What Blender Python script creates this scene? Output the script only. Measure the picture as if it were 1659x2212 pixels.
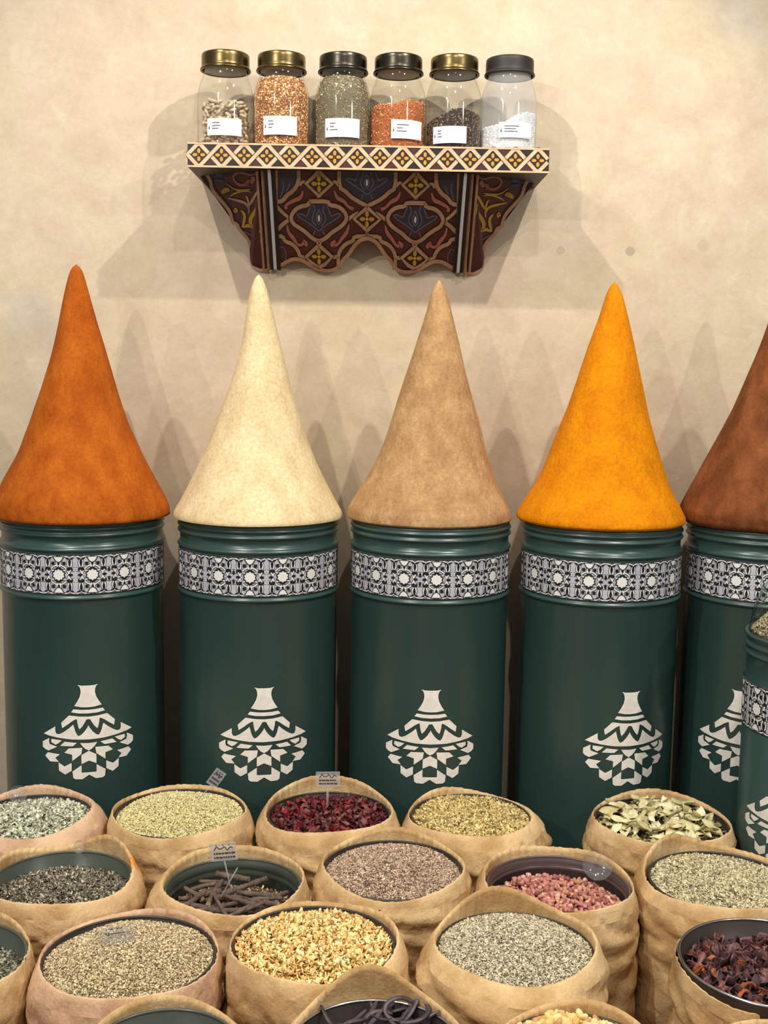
import bpy, bmesh, math
import numpy as np
from mathutils import Matrix, Vector
rng = np.random.default_rng(11)
pi = math.pi
C = bpy.context.scene.collection
for o in list(bpy.data.objects): bpy.data.objects.remove(o)

# ------------------------------------------------------------------ camera
FPX, PITCH, ROLL, YAW = 2508.5, 0.12647, 0.01555, -0.01003
EYE = np.array([0, 0, 1.5])
fw = np.array([-math.sin(YAW)*math.cos(PITCH), math.cos(YAW)*math.cos(PITCH), -math.sin(PITCH)])
r0 = np.array([math.cos(YAW), math.sin(YAW), 0]); u0 = np.cross(r0, fw)
RT = math.cos(ROLL)*r0 + math.sin(ROLL)*u0; UP = -math.sin(ROLL)*r0 + math.cos(ROLL)*u0
cam = bpy.data.cameras.new('camera'); co = bpy.data.objects.new('camera', cam); C.objects.link(co)
cam.sensor_fit = 'HORIZONTAL'; cam.sensor_width = 36; cam.lens = FPX*36/1659; cam.clip_start = .02
co.matrix_world = Matrix(((RT[0], UP[0], -fw[0], 0), (RT[1], UP[1], -fw[1], 0), (RT[2], UP[2], -fw[2], 1.5), (0, 0, 0, 1)))
bpy.context.scene.camera = co
def ray(px, py): return fw + RT*(px-829.5)/FPX + UP*(1106-py)/FPX
def ony(px, py, y): d = ray(px, py); return EYE + d*y/d[1]       # point on an upright plane at depth y
def onz(px, py, z): d = ray(px, py); return EYE + d*(z-1.5)/d[2]  # point on a level plane at height z
def dist(p): return float((np.asarray(p)-EYE) @ fw)

# ------------------------------------------------------------------ world, lights, exposure
sc = bpy.context.scene
sc.view_settings.view_transform = 'Standard'; sc.view_settings.look = 'None'
sc.view_settings.exposure = 0.0; sc.view_settings.gamma = 1; sc.view_settings.use_curve_mapping = False
w = bpy.data.worlds.new('world'); sc.world = w; w.use_nodes = True
w.node_tree.nodes['Background'].inputs[0].default_value = (.96, .97, 1.0, 1)
w.node_tree.nodes['Background'].inputs[1].default_value = 0.33
def spot(name, loc, aim, energy, rad=.035, ang=75, col=(1, .94, .85), blend=.6):
    l = bpy.data.lights.new(name, 'SPOT'); l.energy = energy; l.shadow_soft_size = rad
    l.spot_size = math.radians(ang); l.spot_blend = blend; l.color = col
    o = bpy.data.objects.new(name, l); C.objects.link(o); o.location = loc
    o.rotation_euler = (Vector(aim)-Vector(loc)).to_track_quat('-Z', 'Y').to_euler(); return o
spot('track_light', (-1.06, 1.42, 3.84), (-.1, 2.75, 1.2), 190, .022)
spot('track_light', (1.04, 1.58, 3.58), (.1, 2.75, 1.2), 170, .022)
spot('track_light', (.28, .55, 3.66), (0, 2.6, 1.3), 75, .025)
spot('track_light', (-2.5, -2.0, 3.55), (0, 2.6, 1.3), 230, .04, 50)
spot('track_light', (2.4, 0.0, 2.95), (0, 2.6, 1.4), 110, .04)
spot('track_light', (-1.36, .6, 3.0), (.1, 2.6, 1.4), 50, .03)

# ------------------------------------------------------------------ materials
def lin(c):
    if isinstance(c, (int, float)): c = (c, c, c)
    return tuple(((v/255)/12.92 if v/255 <= .04045 else ((v/255+.055)/1.055)**2.4) for v in c[:3]) + (1,)
MATS = {}
def mat(name, col, rough=.6, metal=0, col2=None, scale=20, bump=0, bscale=60, spec=.5, attr=None, coat=0, detail=6, ramp=(.35, .65), stretch=None, speck=0):
    if name in MATS: return MATS[name]
    m = bpy.data.materials.new(name); m.use_nodes = True; MATS[name] = m
    nt = m.node_tree; N = nt.nodes; L = nt.links; b = N['Principled BSDF']
    b.inputs['Roughness'].default_value = rough; b.inputs['Metallic'].default_value = metal
    b.inputs['Specular IOR Level'].default_value = spec; b.inputs['Coat Weight'].default_value = coat
    b.inputs['Base Color'].default_value = lin(col)
    tc = N.new('ShaderNodeTexCoord'); mp = N.new('ShaderNodeMapping'); L.new(tc.outputs['Object'], mp.inputs[0])
    if stretch: mp.inputs['Scale'].default_value = stretch
    if col2 is not None:
        n = N.new('ShaderNodeTexNoise'); n.inputs['Scale'].default_value = scale; n.inputs['Detail'].default_value = detail
        L.new(mp.outputs[0], n.inputs[0])
        r = N.new('ShaderNodeValToRGB'); r.color_ramp.elements[0].position = ramp[0]; r.color_ramp.elements[1].position = ramp[1]
        r.color_ramp.elements[0].color = lin(col); r.color_ramp.elements[1].color = lin(col2)
        L.new(n.outputs[0], r.inputs[0]); L.new(r.outputs[0], b.inputs['Base Color'])
        if speck:
            n3 = N.new('ShaderNodeTexNoise'); n3.inputs['Scale'].default_value = 130; n3.inputs['Detail'].default_value = 8; n3.inputs['Roughness'].default_value = .75; L.new(tc.outputs['Object'], n3.inputs[0])
            r3 = N.new('ShaderNodeValToRGB'); r3.color_ramp.elements[0].position = .32; r3.color_ramp.elements[1].position = .62; k_ = 1-speck
            r3.color_ramp.elements[0].color = (k_, k_*.97, k_*.94, 1); r3.color_ramp.elements[1].color = (1, 1, 1, 1); L.new(n3.outputs[0], r3.inputs[0])
            mz = N.new('ShaderNodeMix'); mz.data_type = 'RGBA'; mz.blend_type = 'MULTIPLY'; mz.inputs[0].default_value = 1; L.new(r.outputs[0], mz.inputs[6]); L.new(r3.outputs[0], mz.inputs[7]); L.new(mz.outputs[2], b.inputs['Base Color'])
    if attr:
        a = N.new('ShaderNodeAttribute'); a.attribute_name = attr; L.new(a.outputs['Color'], b.inputs['Base Color'])
    if bump:
        n2 = N.new('ShaderNodeTexNoise'); n2.inputs['Scale'].default_value = bscale; n2.inputs['Detail'].default_value = 5
        L.new(mp.outputs[0], n2.inputs[0]); bp = N.new('ShaderNodeBump'); bp.inputs['Strength'].default_value = bump
        bp.inputs['Distance'].default_value = .004; L.new(n2.outputs[0], bp.inputs['Height']); L.new(bp.outputs[0], b.inputs['Normal'])
    return m
def glass(name, tint=(.975, .985, .975), gloss=1.0, milk=0):
    if name in MATS: return MATS[name]
    m = bpy.data.materials.new(name); m.use_nodes = True; MATS[name] = m
    nt = m.node_tree; N = nt.nodes; L = nt.links; N.remove(N['Principled BSDF']); out = N['Material Output']
    t = N.new('ShaderNodeBsdfTransparent'); g = N.new('ShaderNodeBsdfGlossy'); g.inputs['Roughness'].default_value = .06
    lw = N.new('ShaderNodeLayerWeight'); lw.inputs[0].default_value = .5
    r = N.new('ShaderNodeValToRGB'); r.color_ramp.elements[0].color = (*tint, 1); r.color_ramp.elements[1].color = (tint[0]*.62, tint[1]*.64, tint[2]*.6, 1)
    r.color_ramp.elements[0].position = .72; r.color_ramp.elements[1].position = 1.0
    L.new(lw.outputs['Facing'], r.inputs[0]); L.new(r.outputs[0], t.inputs[0])
    pw = N.new('ShaderNodeMath'); pw.operation = 'POWER'; L.new(lw.outputs['Facing'], pw.inputs[0]); pw.inputs[1].default_value = 4
    fr = N.new('ShaderNodeMath'); fr.operation = 'MULTIPLY_ADD'; L.new(pw.outputs[0], fr.inputs[0]); fr.inputs[1].default_value = .5; fr.inputs[2].default_value = .045
    mx = N.new('ShaderNodeMixShader'); L.new(fr.outputs[0], mx.inputs[0]); L.new(t.outputs[0], mx.inputs[1]); L.new(g.outputs[0], mx.inputs[2])
    last = mx
    if milk:
        d = N.new('ShaderNodeBsdfDiffuse'); d.inputs[0].default_value = (.85, .85, .85, 1)
        m2 = N.new('ShaderNodeMixShader'); m2.inputs[0].default_value = milk; L.new(mx.outputs[0], m2.inputs[1]); L.new(d.outputs[0], m2.inputs[2]); last = m2
    L.new(last.outputs[0], out.inputs[0]); return m

# ------------------------------------------------------------------ mesh helpers
def tag(o, label=None, cat=None, group=None, kind=None):
    if label: o['label'] = label
    if cat: o['category'] = cat
    if group: o['group'] = group
    if kind: o['kind'] = kind
    return o
def link(name, me, mats, parent=None, loc=None, smooth=True):
    o = bpy.data.objects.new(name, me); C.objects.link(o)
    for m in (mats if isinstance(mats, (list, tuple)) else [mats]): me.materials.append(m)
    if parent: o.parent = parent
    if loc is not None: o.location = tuple(float(v) for v in loc)
    if smooth and len(me.polygons): me.polygons.foreach_set('use_smooth', np.ones(len(me.polygons), bool))
    return o
def empty(name, loc):
    o = bpy.data.objects.new(name, None); C.objects.link(o); o.location = tuple(float(v) for v in loc); o.empty_display_size = .05; return o
def mesh(name, v, f):
    me = bpy.data.meshes.new(name); me.from_pydata([tuple(map(float, p)) for p in v], [], [tuple(map(int, q)) for q in f]); me.update(); return me
def mesh_np(name, v, f, col=None, mi=None):               # v (n,3), f (m,k)
    me = bpy.data.meshes.new(name); m, k = f.shape
    me.vertices.add(len(v)); me.vertices.foreach_set('co', np.ascontiguousarray(v, np.float32).ravel())
    me.loops.add(m*k); me.loops.foreach_set('vertex_index', np.ascontiguousarray(f, np.int32).ravel())
    me.polygons.add(m); me.polygons.foreach_set('loop_start', np.arange(0, m*k, k, dtype=np.int32))
    if mi is not None: me.polygons.foreach_set('material_index', mi.astype(np.int32))
    me.update(calc_edges=True)
    if col is not None:
        a = me.color_attributes.new('tint', 'FLOAT_COLOR', 'POINT'); a.data.foreach_set('color', np.ascontiguousarray(col, np.float32).ravel())
    me.validate(); return me
def gridfaces(nr, nc, wrap=True):
    i = np.arange(nr-1)[:, None]; j = np.arange(nc if wrap else nc-1)[None, :]; j2 = (j+1) % nc
    return np.stack([i*nc+j, i*nc+j2, (i+1)*nc+j2, (i+1)*nc+j], -1).reshape(-1, 4)
def lathe(name, prof, seg=96, off=None, cap0=False, cap1=False, mi=None, radial=None):
    prof = np.array(prof, float); th = np.arange(seg)*2*pi/seg
    r = prof[:, 0:1]*np.ones(seg); z = prof[:, 1:2]*np.ones(seg)
    if radial is not None: r = r*radial(th[None, :], z)
    x = r*np.cos(th); y = r*np.sin(th)
    if off is not None: x = x+np.array(off)[:, 0:1]; y = y+np.array(off)[:, 1:2]
    v = np.stack([x, y, z], -1).reshape(-1, 3); f = [tuple(q) for q in gridfaces(len(prof), seg)]
    m_ = list(np.repeat(mi, seg)) if mi is not None else [0]*len(f)
    if cap0: f.append(tuple(range(seg))[::-1]); m_.append(m_[0])
    if cap1: f.append(tuple((len(prof)-1)*seg+k for k in range(seg))); m_.append(m_[-2])
    me = mesh(name, v, f)
    if mi is not None: me.polygons.foreach_set('material_index', m_)
    return me
def tube(name, pts, rad, seg=8, caps=True, squash=1):
    P = np.array(pts, float); n = len(P); rad = np.ones(n)*rad
    T = np.gradient(P, axis=0); T /= np.linalg.norm(T, axis=1)[:, None]+1e-9
    ref = np.array([0, 0, 1.]); vs = []
    for i in range(n):
        a = np.cross(T[i], ref)
        if np.linalg.norm(a) < .05: a = np.cross(T[i], [0, 1., 0])
        a /= np.linalg.norm(a); b = np.cross(T[i], a)
        for k in range(seg):
            t = 2*pi*k/seg; vs.append(P[i]+rad[i]*(a*math.cos(t)+b*math.sin(t)*squash))
    f = [tuple(q) for q in gridfaces(n, seg)]
    if caps: f += [tuple(range(seg))[::-1], tuple((n-1)*seg+k for k in range(seg))]
    return mesh(name, vs, f)
def boxes(name, bs):
    v = []; f = []
    for (x0, x1, y0, y1, z0, z1) in bs:
        k = len(v); v += [(x, y, z) for z in (z0, z1) for y in (y0, y1) for x in (x0, x1)]
        f += [tuple(k+i for i in q) for q in ((0, 2, 3, 1), (4, 5, 7, 6), (0, 1, 5, 4), (2, 6, 7, 3), (0, 4, 6, 2), (1, 3, 7, 5))]
    return mesh(name, v, f)

# 2-D painter: polygons and ribbons laid on a surface, a layer apart
class Paint:
    def __init__(s): s.p = []
    def poly(s, pts, m, lay=1): s.p.append(([tuple(q) for q in pts], m, lay))
    def stroke(s, pts, wd, m, lay=1, closed=False):
        P = np.array(pts, float); n = len(P)
        if closed: nxt = np.roll(P, -1, 0); prv = np.roll(P, 1, 0)
        else: nxt = np.vstack([P[1:], 2*P[-1]-P[-2]]); prv = np.vstack([2*P[0]-P[1], P[:-1]])
        t = nxt-prv; t /= np.linalg.norm(t, axis=1)[:, None]+1e-12; nn = np.stack([-t[:, 1], t[:, 0]], 1)
        wd = np.ones(n)*wd/2; A = P+nn*wd[:, None]; B = P-nn*wd[:, None]
        for i in range(n if closed else n-1):
            j = (i+1) % n; s.poly([A[i], B[i], B[j], A[j]], m, lay)
    def circle(s, c, r, m, lay=1, n=16, ry=None, rot=0):
        ry = ry or r; ca, sa = math.cos(rot), math.sin(rot)
        s.poly([(c[0]+r*math.cos(a)*ca-ry*math.sin(a)*sa, c[1]+r*math.cos(a)*sa+ry*math.sin(a)*ca) for a in np.arange(n)*2*pi/n], m, lay)
    def star(s, c, ro, ri, n, m, lay=1, rot=0):
        s.poly([(c[0]+(ro if k % 2 == 0 else ri)*math.cos(rot+k*pi/n), c[1]+(ro if k % 2 == 0 else ri)*math.sin(rot+k*pi/n)) for k in range(2*n)], m, lay)
    def quatrefoil(s, c, r, m1, m2, lay=3):
        for k in range(4):
            a = k*pi/2; ex = .62*r
            s.circle((c[0]+ex*math.cos(a), c[1]+ex*math.sin(a)), r*.40, m1, lay, 10, r*.26, a)
        s.circle(c, r*.2, m2, lay+1, 8)
    def build(s, name, mats, fn, parent=None, slice_dx=None, wraps=None):
        bm = bmesh.new(); order = list(mats.keys())
        lay = {}
        for pts, m, l in s.p:
            lay.setdefault(l, []).append((pts, m))
        vl = bm.verts.layers.int.new('l')
        for l, ps in lay.items():
            for pts, m in ps:
                vs = [bm.verts.new((x, y, 0)) for x, y in pts]
                for v in vs: v[vl] = l
                try: f = bm.faces.new(vs)
                except Exception: continue
                f.material_index = order.index(m)
        if slice_dx:
            xs = [v.co.x for v in bm.verts]; a = math.floor(min(xs)/slice_dx)+1
            while a*slice_dx < max(xs):
                bmesh.ops.bisect_plane(bm, geom=bm.verts[:]+bm.edges[:]+bm.faces[:], plane_co=(a*slice_dx, 0, 0), plane_no=(1, 0, 0), dist=1e-6)
                a += 1
            # vertices born from a cut take the layer of their face
            for f in bm.faces:
                l = max(v[vl] for v in f.verts)
                for v in f.verts: v[vl] = max(v[vl], l)
        base = bm
        for v in base.verts: v.co = Vector(fn(v.co.x, v.co.y, v[vl]))
        for f in base.faces: f.normal_update()
        me = bpy.data.meshes.new(name); base.to_mesh(me); base.free()
        return link(name, me, [mats[k] for k in order], parent, smooth=False)

# ------------------------------------------------------------------ grains
def icos():
    t = (1+5**.5)/2
    v = np.array([(-1, t, 0), (1, t, 0), (-1, -t, 0), (1, -t, 0), (0, -1, t), (0, 1, t), (0, -1, -t), (0, 1, -t), (t, 0, -1), (t, 0, 1), (-t, 0, -1), (-t, 0, 1)], float)
    v /= np.linalg.norm(v[0])
    f = np.array([(0, 11, 5), (0, 5, 1), (0, 1, 7), (0, 7, 10), (0, 10, 11), (1, 5, 9), (5, 11, 4), (11, 10, 2), (10, 7, 6), (7, 1, 8), (3, 9, 4), (3, 4, 2), (3, 2, 6), (3, 6, 8), (3, 8, 9), (4, 9, 5), (2, 4, 11), (6, 2, 10), (8, 6, 7), (9, 8, 1)])
    return v, f
def template(kind):
    if kind == 'seed': return icos()
    if kind == 'chip':      # a little bent flake with thickness
        v = np.array([(-1, -.6, .25), (1, -.5, .3), (.9, .6, .2), (-.8, .7, .3), (0, -.9, -.15), (0, .9, -.2), (0, 0, -.45), (0, 0, -.1)], float)
        f = np.array([(0, 4, 7), (4, 1, 7), (1, 2, 7), (2, 5, 7), (5, 3, 7), (3, 0, 7), (4, 0, 6), (1, 4, 6), (2, 1, 6), (5, 2, 6), (3, 5, 6), (0, 3, 6)])
        return v, f
    if kind == 'twig':
        v = np.array([(-1, -1, -1), (-1, 1, -1), (-1, 1, 1), (-1, -1, 1), (1, -1, -1), (1, 1, -1), (1, 1, 1), (1, -1, 1)], float)
        f = np.array([(0, 1, 2), (0, 2, 3), (4, 6, 5), (4, 7, 6), (0, 4, 5), (0, 5, 1), (1, 5, 6), (1, 6, 2), (2, 6, 7), (2, 7, 3), (3, 7, 4), (3, 4, 0)])
        return v, f
def rotmats(n, tilt):                     # random heading, tilt about a random level axis
    a = rng.uniform(0, 2*pi, n); b = rng.normal(0, tilt, n); c = rng.normal(0, tilt, n)
    ca, sa, cb, sb, cc, s_ = np.cos(a), np.sin(a), np.cos(b), np.sin(b), np.cos(c), np.sin(c)
    Z = np.zeros((n, 3, 3)); Z[:, 0, 0] = ca; Z[:, 0, 1] = -sa; Z[:, 1, 0] = sa; Z[:, 1, 1] = ca; Z[:, 2, 2] = 1
    Y = np.zeros((n, 3, 3)); Y[:, 0, 0] = cb; Y[:, 0, 2] = sb; Y[:, 2, 0] = -sb; Y[:, 2, 2] = cb; Y[:, 1, 1] = 1
    X = np.zeros((n, 3, 3)); X[:, 1, 1] = cc; X[:, 1, 2] = -s_; X[:, 2, 1] = s_; X[:, 2, 2] = cc; X[:, 0, 0] = 1
    return Z @ Y @ X
def grain_mesh(name, P, kind, size, cols, tilt=.5, base=None, frames=None, jit=.25):
    v, f = template(kind); n = len(P); k = len(v)
    Rm = rotmats(n, tilt)
    if frames is not None: Rm = frames @ Rm
    s = np.array(size)[None, :]/2*np.exp(rng.normal(0, jit, (n, 1)))
    V = np.einsum('nij,nkj->nki', Rm, v[None]*s[:, None, :]) + P[:, None, :]
    Fa = (f[None]+(np.arange(n)*k)[:, None, None]).reshape(-1, 3)
    cl = np.array([lin([min(252, v*1.08+6) for v in c[:3]]) for c in cols]); pr = np.array([c[3] if len(c) > 3 else 1 for c in cols], float); pr /= pr.sum()
    ci = rng.choice(len(cols), n, p=pr); cc = cl[ci]*np.exp(rng.normal(0, .18, (n, 1))); cc[:, 3] = 1
    V = V.reshape(-1, 3); col = np.repeat(cc, k, 0)
    if base is not None:                  # (verts, tri faces, colour)
        bv, bf, bc = base; bf = bf+len(V); V = np.vstack([V, bv]); Fa = np.vstack([Fa, bf])
        col = np.vstack([col, np.tile(lin(bc), (len(bv), 1))])
    return mesh_np(name, V, Fa, col)
GR = mat('dried_goods', 200, rough=.75, attr='tint', spec=.25)

def shape_r(th, seed, amp=.02):
    r = np.random.default_rng(seed); o = 0
    for k in (2, 3, 4): o = o+amp/k*1.5*np.cos(k*th+r.uniform(0, 2*pi))
    return 1+o
def bumps(x, y, seed, amp, n=6, f0=14, f1=50):
    r = np.random.default_rng(seed); z = 0
    for _ in range(n):
        f = r.uniform(f0, f1); a = r.uniform(0, 2*pi); z = z+np.sin(f*(x*math.cos(a)+y*math.sin(a))+r.uniform(0, 6))
    return z*amp/n
def heap_h(x, y, R, mound, tilt, seed, amp):
    rr = np.sqrt(x*x+y*y)/R
    return mound*(1-rr**2)+tilt[0]*x+tilt[1]*y+bumps(x, y, seed, amp)
def heap(name, c, R, n, kind, size, cols, mound=.01, tilt=(0, 0), seed=1, amp=.006, tl=.5, basecol=(60, 50, 38), floor=.03):
    """a heap of loose goods: c is the middle of its surface"""
    nr, ns = 22, 72
    rr = np.linspace(0, 1, nr)[:, None]*R; th = np.arange(ns)[None]*2*pi/ns
    x = rr*np.cos(th); y = rr*np.sin(th); z = heap_h(x, y, R, mound, tilt, seed, amp)-size[2]*.3
    bv = np.stack([x, y, z], -1).reshape(-1, 3); q = gridfaces(nr, ns)
    # skirt down so that the heap is solid
    sk = np.stack([R*np.cos(th[0]), R*np.sin(th[0]), np.full(ns, -floor)], -1); k0 = len(bv); bv = np.vstack([bv, sk])
    j = np.arange(ns); j2 = (j+1) % ns; q = np.vstack([q, np.stack([k0-ns+j, k0-ns+j2, k0+j2, k0+j], -1)])
    bf = np.vstack([q[:, [0, 1, 2]], q[:, [0, 2, 3]]])
    r = R*np.sqrt(rng.uniform(0, .985, n)); a = rng.uniform(0, 2*pi, n); px, py = r*np.cos(a), r*np.sin(a)
    pz = heap_h(px, py, R, mound, tilt, seed, amp)+rng.uniform(0, 1, n)*size[2]*.8
    me = grain_mesh(name, np.stack([px, py, pz], 1), kind, size, cols, tl, (bv, bf, basecol))
    return link(name, me, GR, None, c, smooth=False)

# ------------------------------------------------------------------ depths of the place
YC, YW, YS = 2.88, 3.135, 2.892
ZS = .50
def canz(py): return ony(557, py, YC-.2)[2]

# ================================================================== SETTING
# plaster wall with cloudy limewash
wm = bpy.data.materials.new('limewash_plaster'); wm.use_nodes = True
nt = wm.node_tree; N = nt.nodes; L = nt.links; b = N['Principled BSDF']; b.inputs['Roughness'].default_value = .8; b.inputs['Specular IOR Level'].default_value = .2
tc = N.new('ShaderNodeTexCoord')
def noise(scale, detail=5, rough=.55, dist_=0):
    n = N.new('ShaderNodeTexNoise'); n.inputs['Scale'].default_value = scale; n.inputs['Detail'].default_value = detail
    n.inputs['Roughness'].default_value = rough; n.inputs['Distortion'].default_value = dist_; L.new(tc.outputs['Object'], n.inputs[0]); return n
def ramp(src, stops):
    r = N.new('ShaderNodeValToRGB'); e = r.color_ramp.elements
    e[0].position, e[0].color = stops[0][0], lin(stops[0][1]); e[1].position, e[1].color = stops[-1][0], lin(stops[-1][1])
    for p, c in stops[1:-1]: q = e.new(p); q.color = lin(c)
    L.new(src, r.inputs[0]); return r
def mixc(fac, a, b_, mode='MIX'):
    m = N.new('ShaderNodeMix'); m.data_type = 'RGBA'; m.blend_type = mode
    if hasattr(fac, 'links'): L.new(fac, m.inputs[0])
    else: m.inputs[0].default_value = fac
    for s, k in ((a, 6), (b_, 7)):
        if hasattr(s, 'links'): L.new(s, m.inputs[k])
        else: m.inputs[k].default_value = s
    return m.outputs[2]
big = ramp(noise(1.6, 6, .6, .6).outputs[0], [(.30, (194, 184, 172)), (.44, (209, 195, 168)), (.56, (207, 190, 168)), (.72, (214, 203, 176))])
sm = ramp(noise(9, 8, .7, .4).outputs[0], [(.35, (238, 235, 230)), (.65, (255, 255, 255))])
fine = ramp(noise(60, 6, .7).outputs[0], [(.3, (238, 236, 232)), (.7, (255, 255, 255))])
c1 = mixc(1.0, big.outputs[0], sm.outputs[0], 'MULTIPLY'); c1 = mixc(.6, c1, fine.outputs[0], 'MULTIPLY')
# round filled plug holes and their rings in the plaster
sep = N.new('ShaderNodeSeparateXYZ'); L.new(tc.outputs['Object'], sep.inputs[0])
def mth(op, a, b_=None):
    m = N.new('ShaderNodeMath'); m.operation = op
    for k, s in enumerate((a, b_)):
        if s is None: continue
        if hasattr(s, 'links'): L.new(s, m.inputs[k])
        else: m.inputs[k].default_value = s
    return m.outputs[0]
for (px, py, r_, k_) in ((1211, 541, .0115, .35), (1361, 543, .012, .6), (1519, 531, .016, .25)):
    p = ony(px, py, YW)
    dx = mth('SUBTRACT', sep.outputs[0], float(p[0])); dz = mth('SUBTRACT', sep.outputs[2], float(p[2]))
    dd = mth('SQRT', mth('ADD', mth('MULTIPLY', dx, dx), mth('MULTIPLY', dz, dz)))
    edge = mth('MULTIPLY', mth('LESS_THAN', dd, r_), k_)
    c1 = mixc(edge, c1, lin((150, 140, 118)))
L.new(c1, b.inputs['Base Color'])
bp = N.new('ShaderNodeBump'); bp.inputs['Strength'].default_value = .35; bp.inputs['Distance'].default_value = .006
nb = noise(14, 9, .62, .5); L.new(nb.outputs[0], bp.inputs['Height']); L.new(bp.outputs[0], b.inputs['Normal'])
wall = link('wall_back', boxes('wall_back', [(-3.2, 3.2, YW, YW+.12, 0, 3.95)]), wm, smooth=False); tag(wall, kind='structure')
fl = link('floor', boxes('floor', [(-3.2, 3.2, -2.6, YW+.12, -.06, 0)]),
          mat('dark_floor', (70, 55, 42), .5, col2=(50, 40, 32), scale=5), smooth=False); tag(fl, kind='structure')

# ================================================================== CANS
GREEN = mat('green_lacquer', (44, 68, 65), .29, col2=(48, 73, 68), scale=3, spec=.55)
WHITE = mat('white_print', (226, 226, 222), .5); WHITE2 = mat('white_print_worn', (240, 236, 228), .55, col2=(228, 222, 213), scale=60)
BLK = mat('black_print', (14, 16, 22), .45)
LAV = mat('pale_grey_print', (172, 172, 186), .5, col2=(190, 190, 200), scale=30)
BANDM = {'lav': LAV, 'black': BLK, 'white': WHITE}
R0 = .197
EMB = {  # half outlines of the tagine emblem, mirrored about 826
 'sym': [[(826, 172), (740, 170), (680, 158), (708, 185), (722, 225), (726, 270), (710, 335), (680, 395), (632, 468), (735, 489), (826, 494)],
         [(826, 530), (720, 526), (620, 515), (586, 560), (700, 580), (826, 585)],
         [(826, 632), (700, 625), (555, 605), (440, 715), (455, 795), (530, 745), (600, 692), (655, 662), (666, 670), (672, 720), (685, 780), (700, 815), (740, 775), (775, 720), (800, 674), (826, 670)],
         [(826, 760), (812, 790), (770, 850), (725, 895), (685, 915), (662, 888), (640, 840), (625, 780), (612, 742), (560, 790), (470, 855), (410, 885), (370, 882), (352, 845), (352, 772), (170, 888), (250, 914), (400, 940), (600, 964), (826, 972)],
         [(826, 1026), (705, 1018), (738, 1070), (780, 1112), (826, 1135)],
         [(826, 1140), (720, 1200), (720, 1335), (826, 1288)],
         [(826, 1462), (720, 1462), (720, 1350), (590, 1440), (600, 1535), (630, 1558), (730, 1562), (826, 1500)]],
 'side': [[(255, 950), (150, 1010), (150, 1088), (185, 1118), (240, 1140), (375, 1075), (262, 1040), (252, 1000)],
          [(290, 960), (445, 975), (400, 1020), (350, 1045), (285, 1010)],
          [(485, 995), (660, 1015), (600, 1065), (420, 1060)],
          [(545, 1095), (735, 1090), (720, 1185), (590, 1285), (590, 1190), (478, 1160)],
          [(230, 1165), (415, 1185), (345, 1240), (395, 1300), (265, 1300), (185, 1220)],
          [(390, 1308), (480, 1365), (580, 1312), (580, 1430), (485, 1487), (395, 1430)]]}
def emblem(parent, R, ztop, zbot, width, ang):
    P = Paint(); s = width/1340.; sy = (ztop-zbot)/1404.
    tr = lambda q: [((x-826)*s, ztop-(y-158)*sy) for x, y in q]
    for q in EMB['sym']:
        full = q+[(1652-x, y) for x, y in q[::-1]]
        P.poly(tr(full), 'w', 2)
        big_ = [(826+(x-826), y) for x, y in full]
        P.stroke(tr(big_), .0022, 'k', 1, True)
    for q in EMB['side']:
        for h in (q, [(1652-x, y) for x, y in q[::-1]]):
            P.poly(tr(h), 'w', 2); P.stroke(tr(h), .0022, 'k', 1, True)
    def fn(u, v, l):
        a = -pi/2+u/R+ang; r = R+.0003+.0003*l; return (r*math.cos(a), r*math.sin(a), v)
    return P.build('tagine_emblem', {'w': WHITE2, 'k': BLK}, fn, parent, slice_dx=.008)
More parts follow.
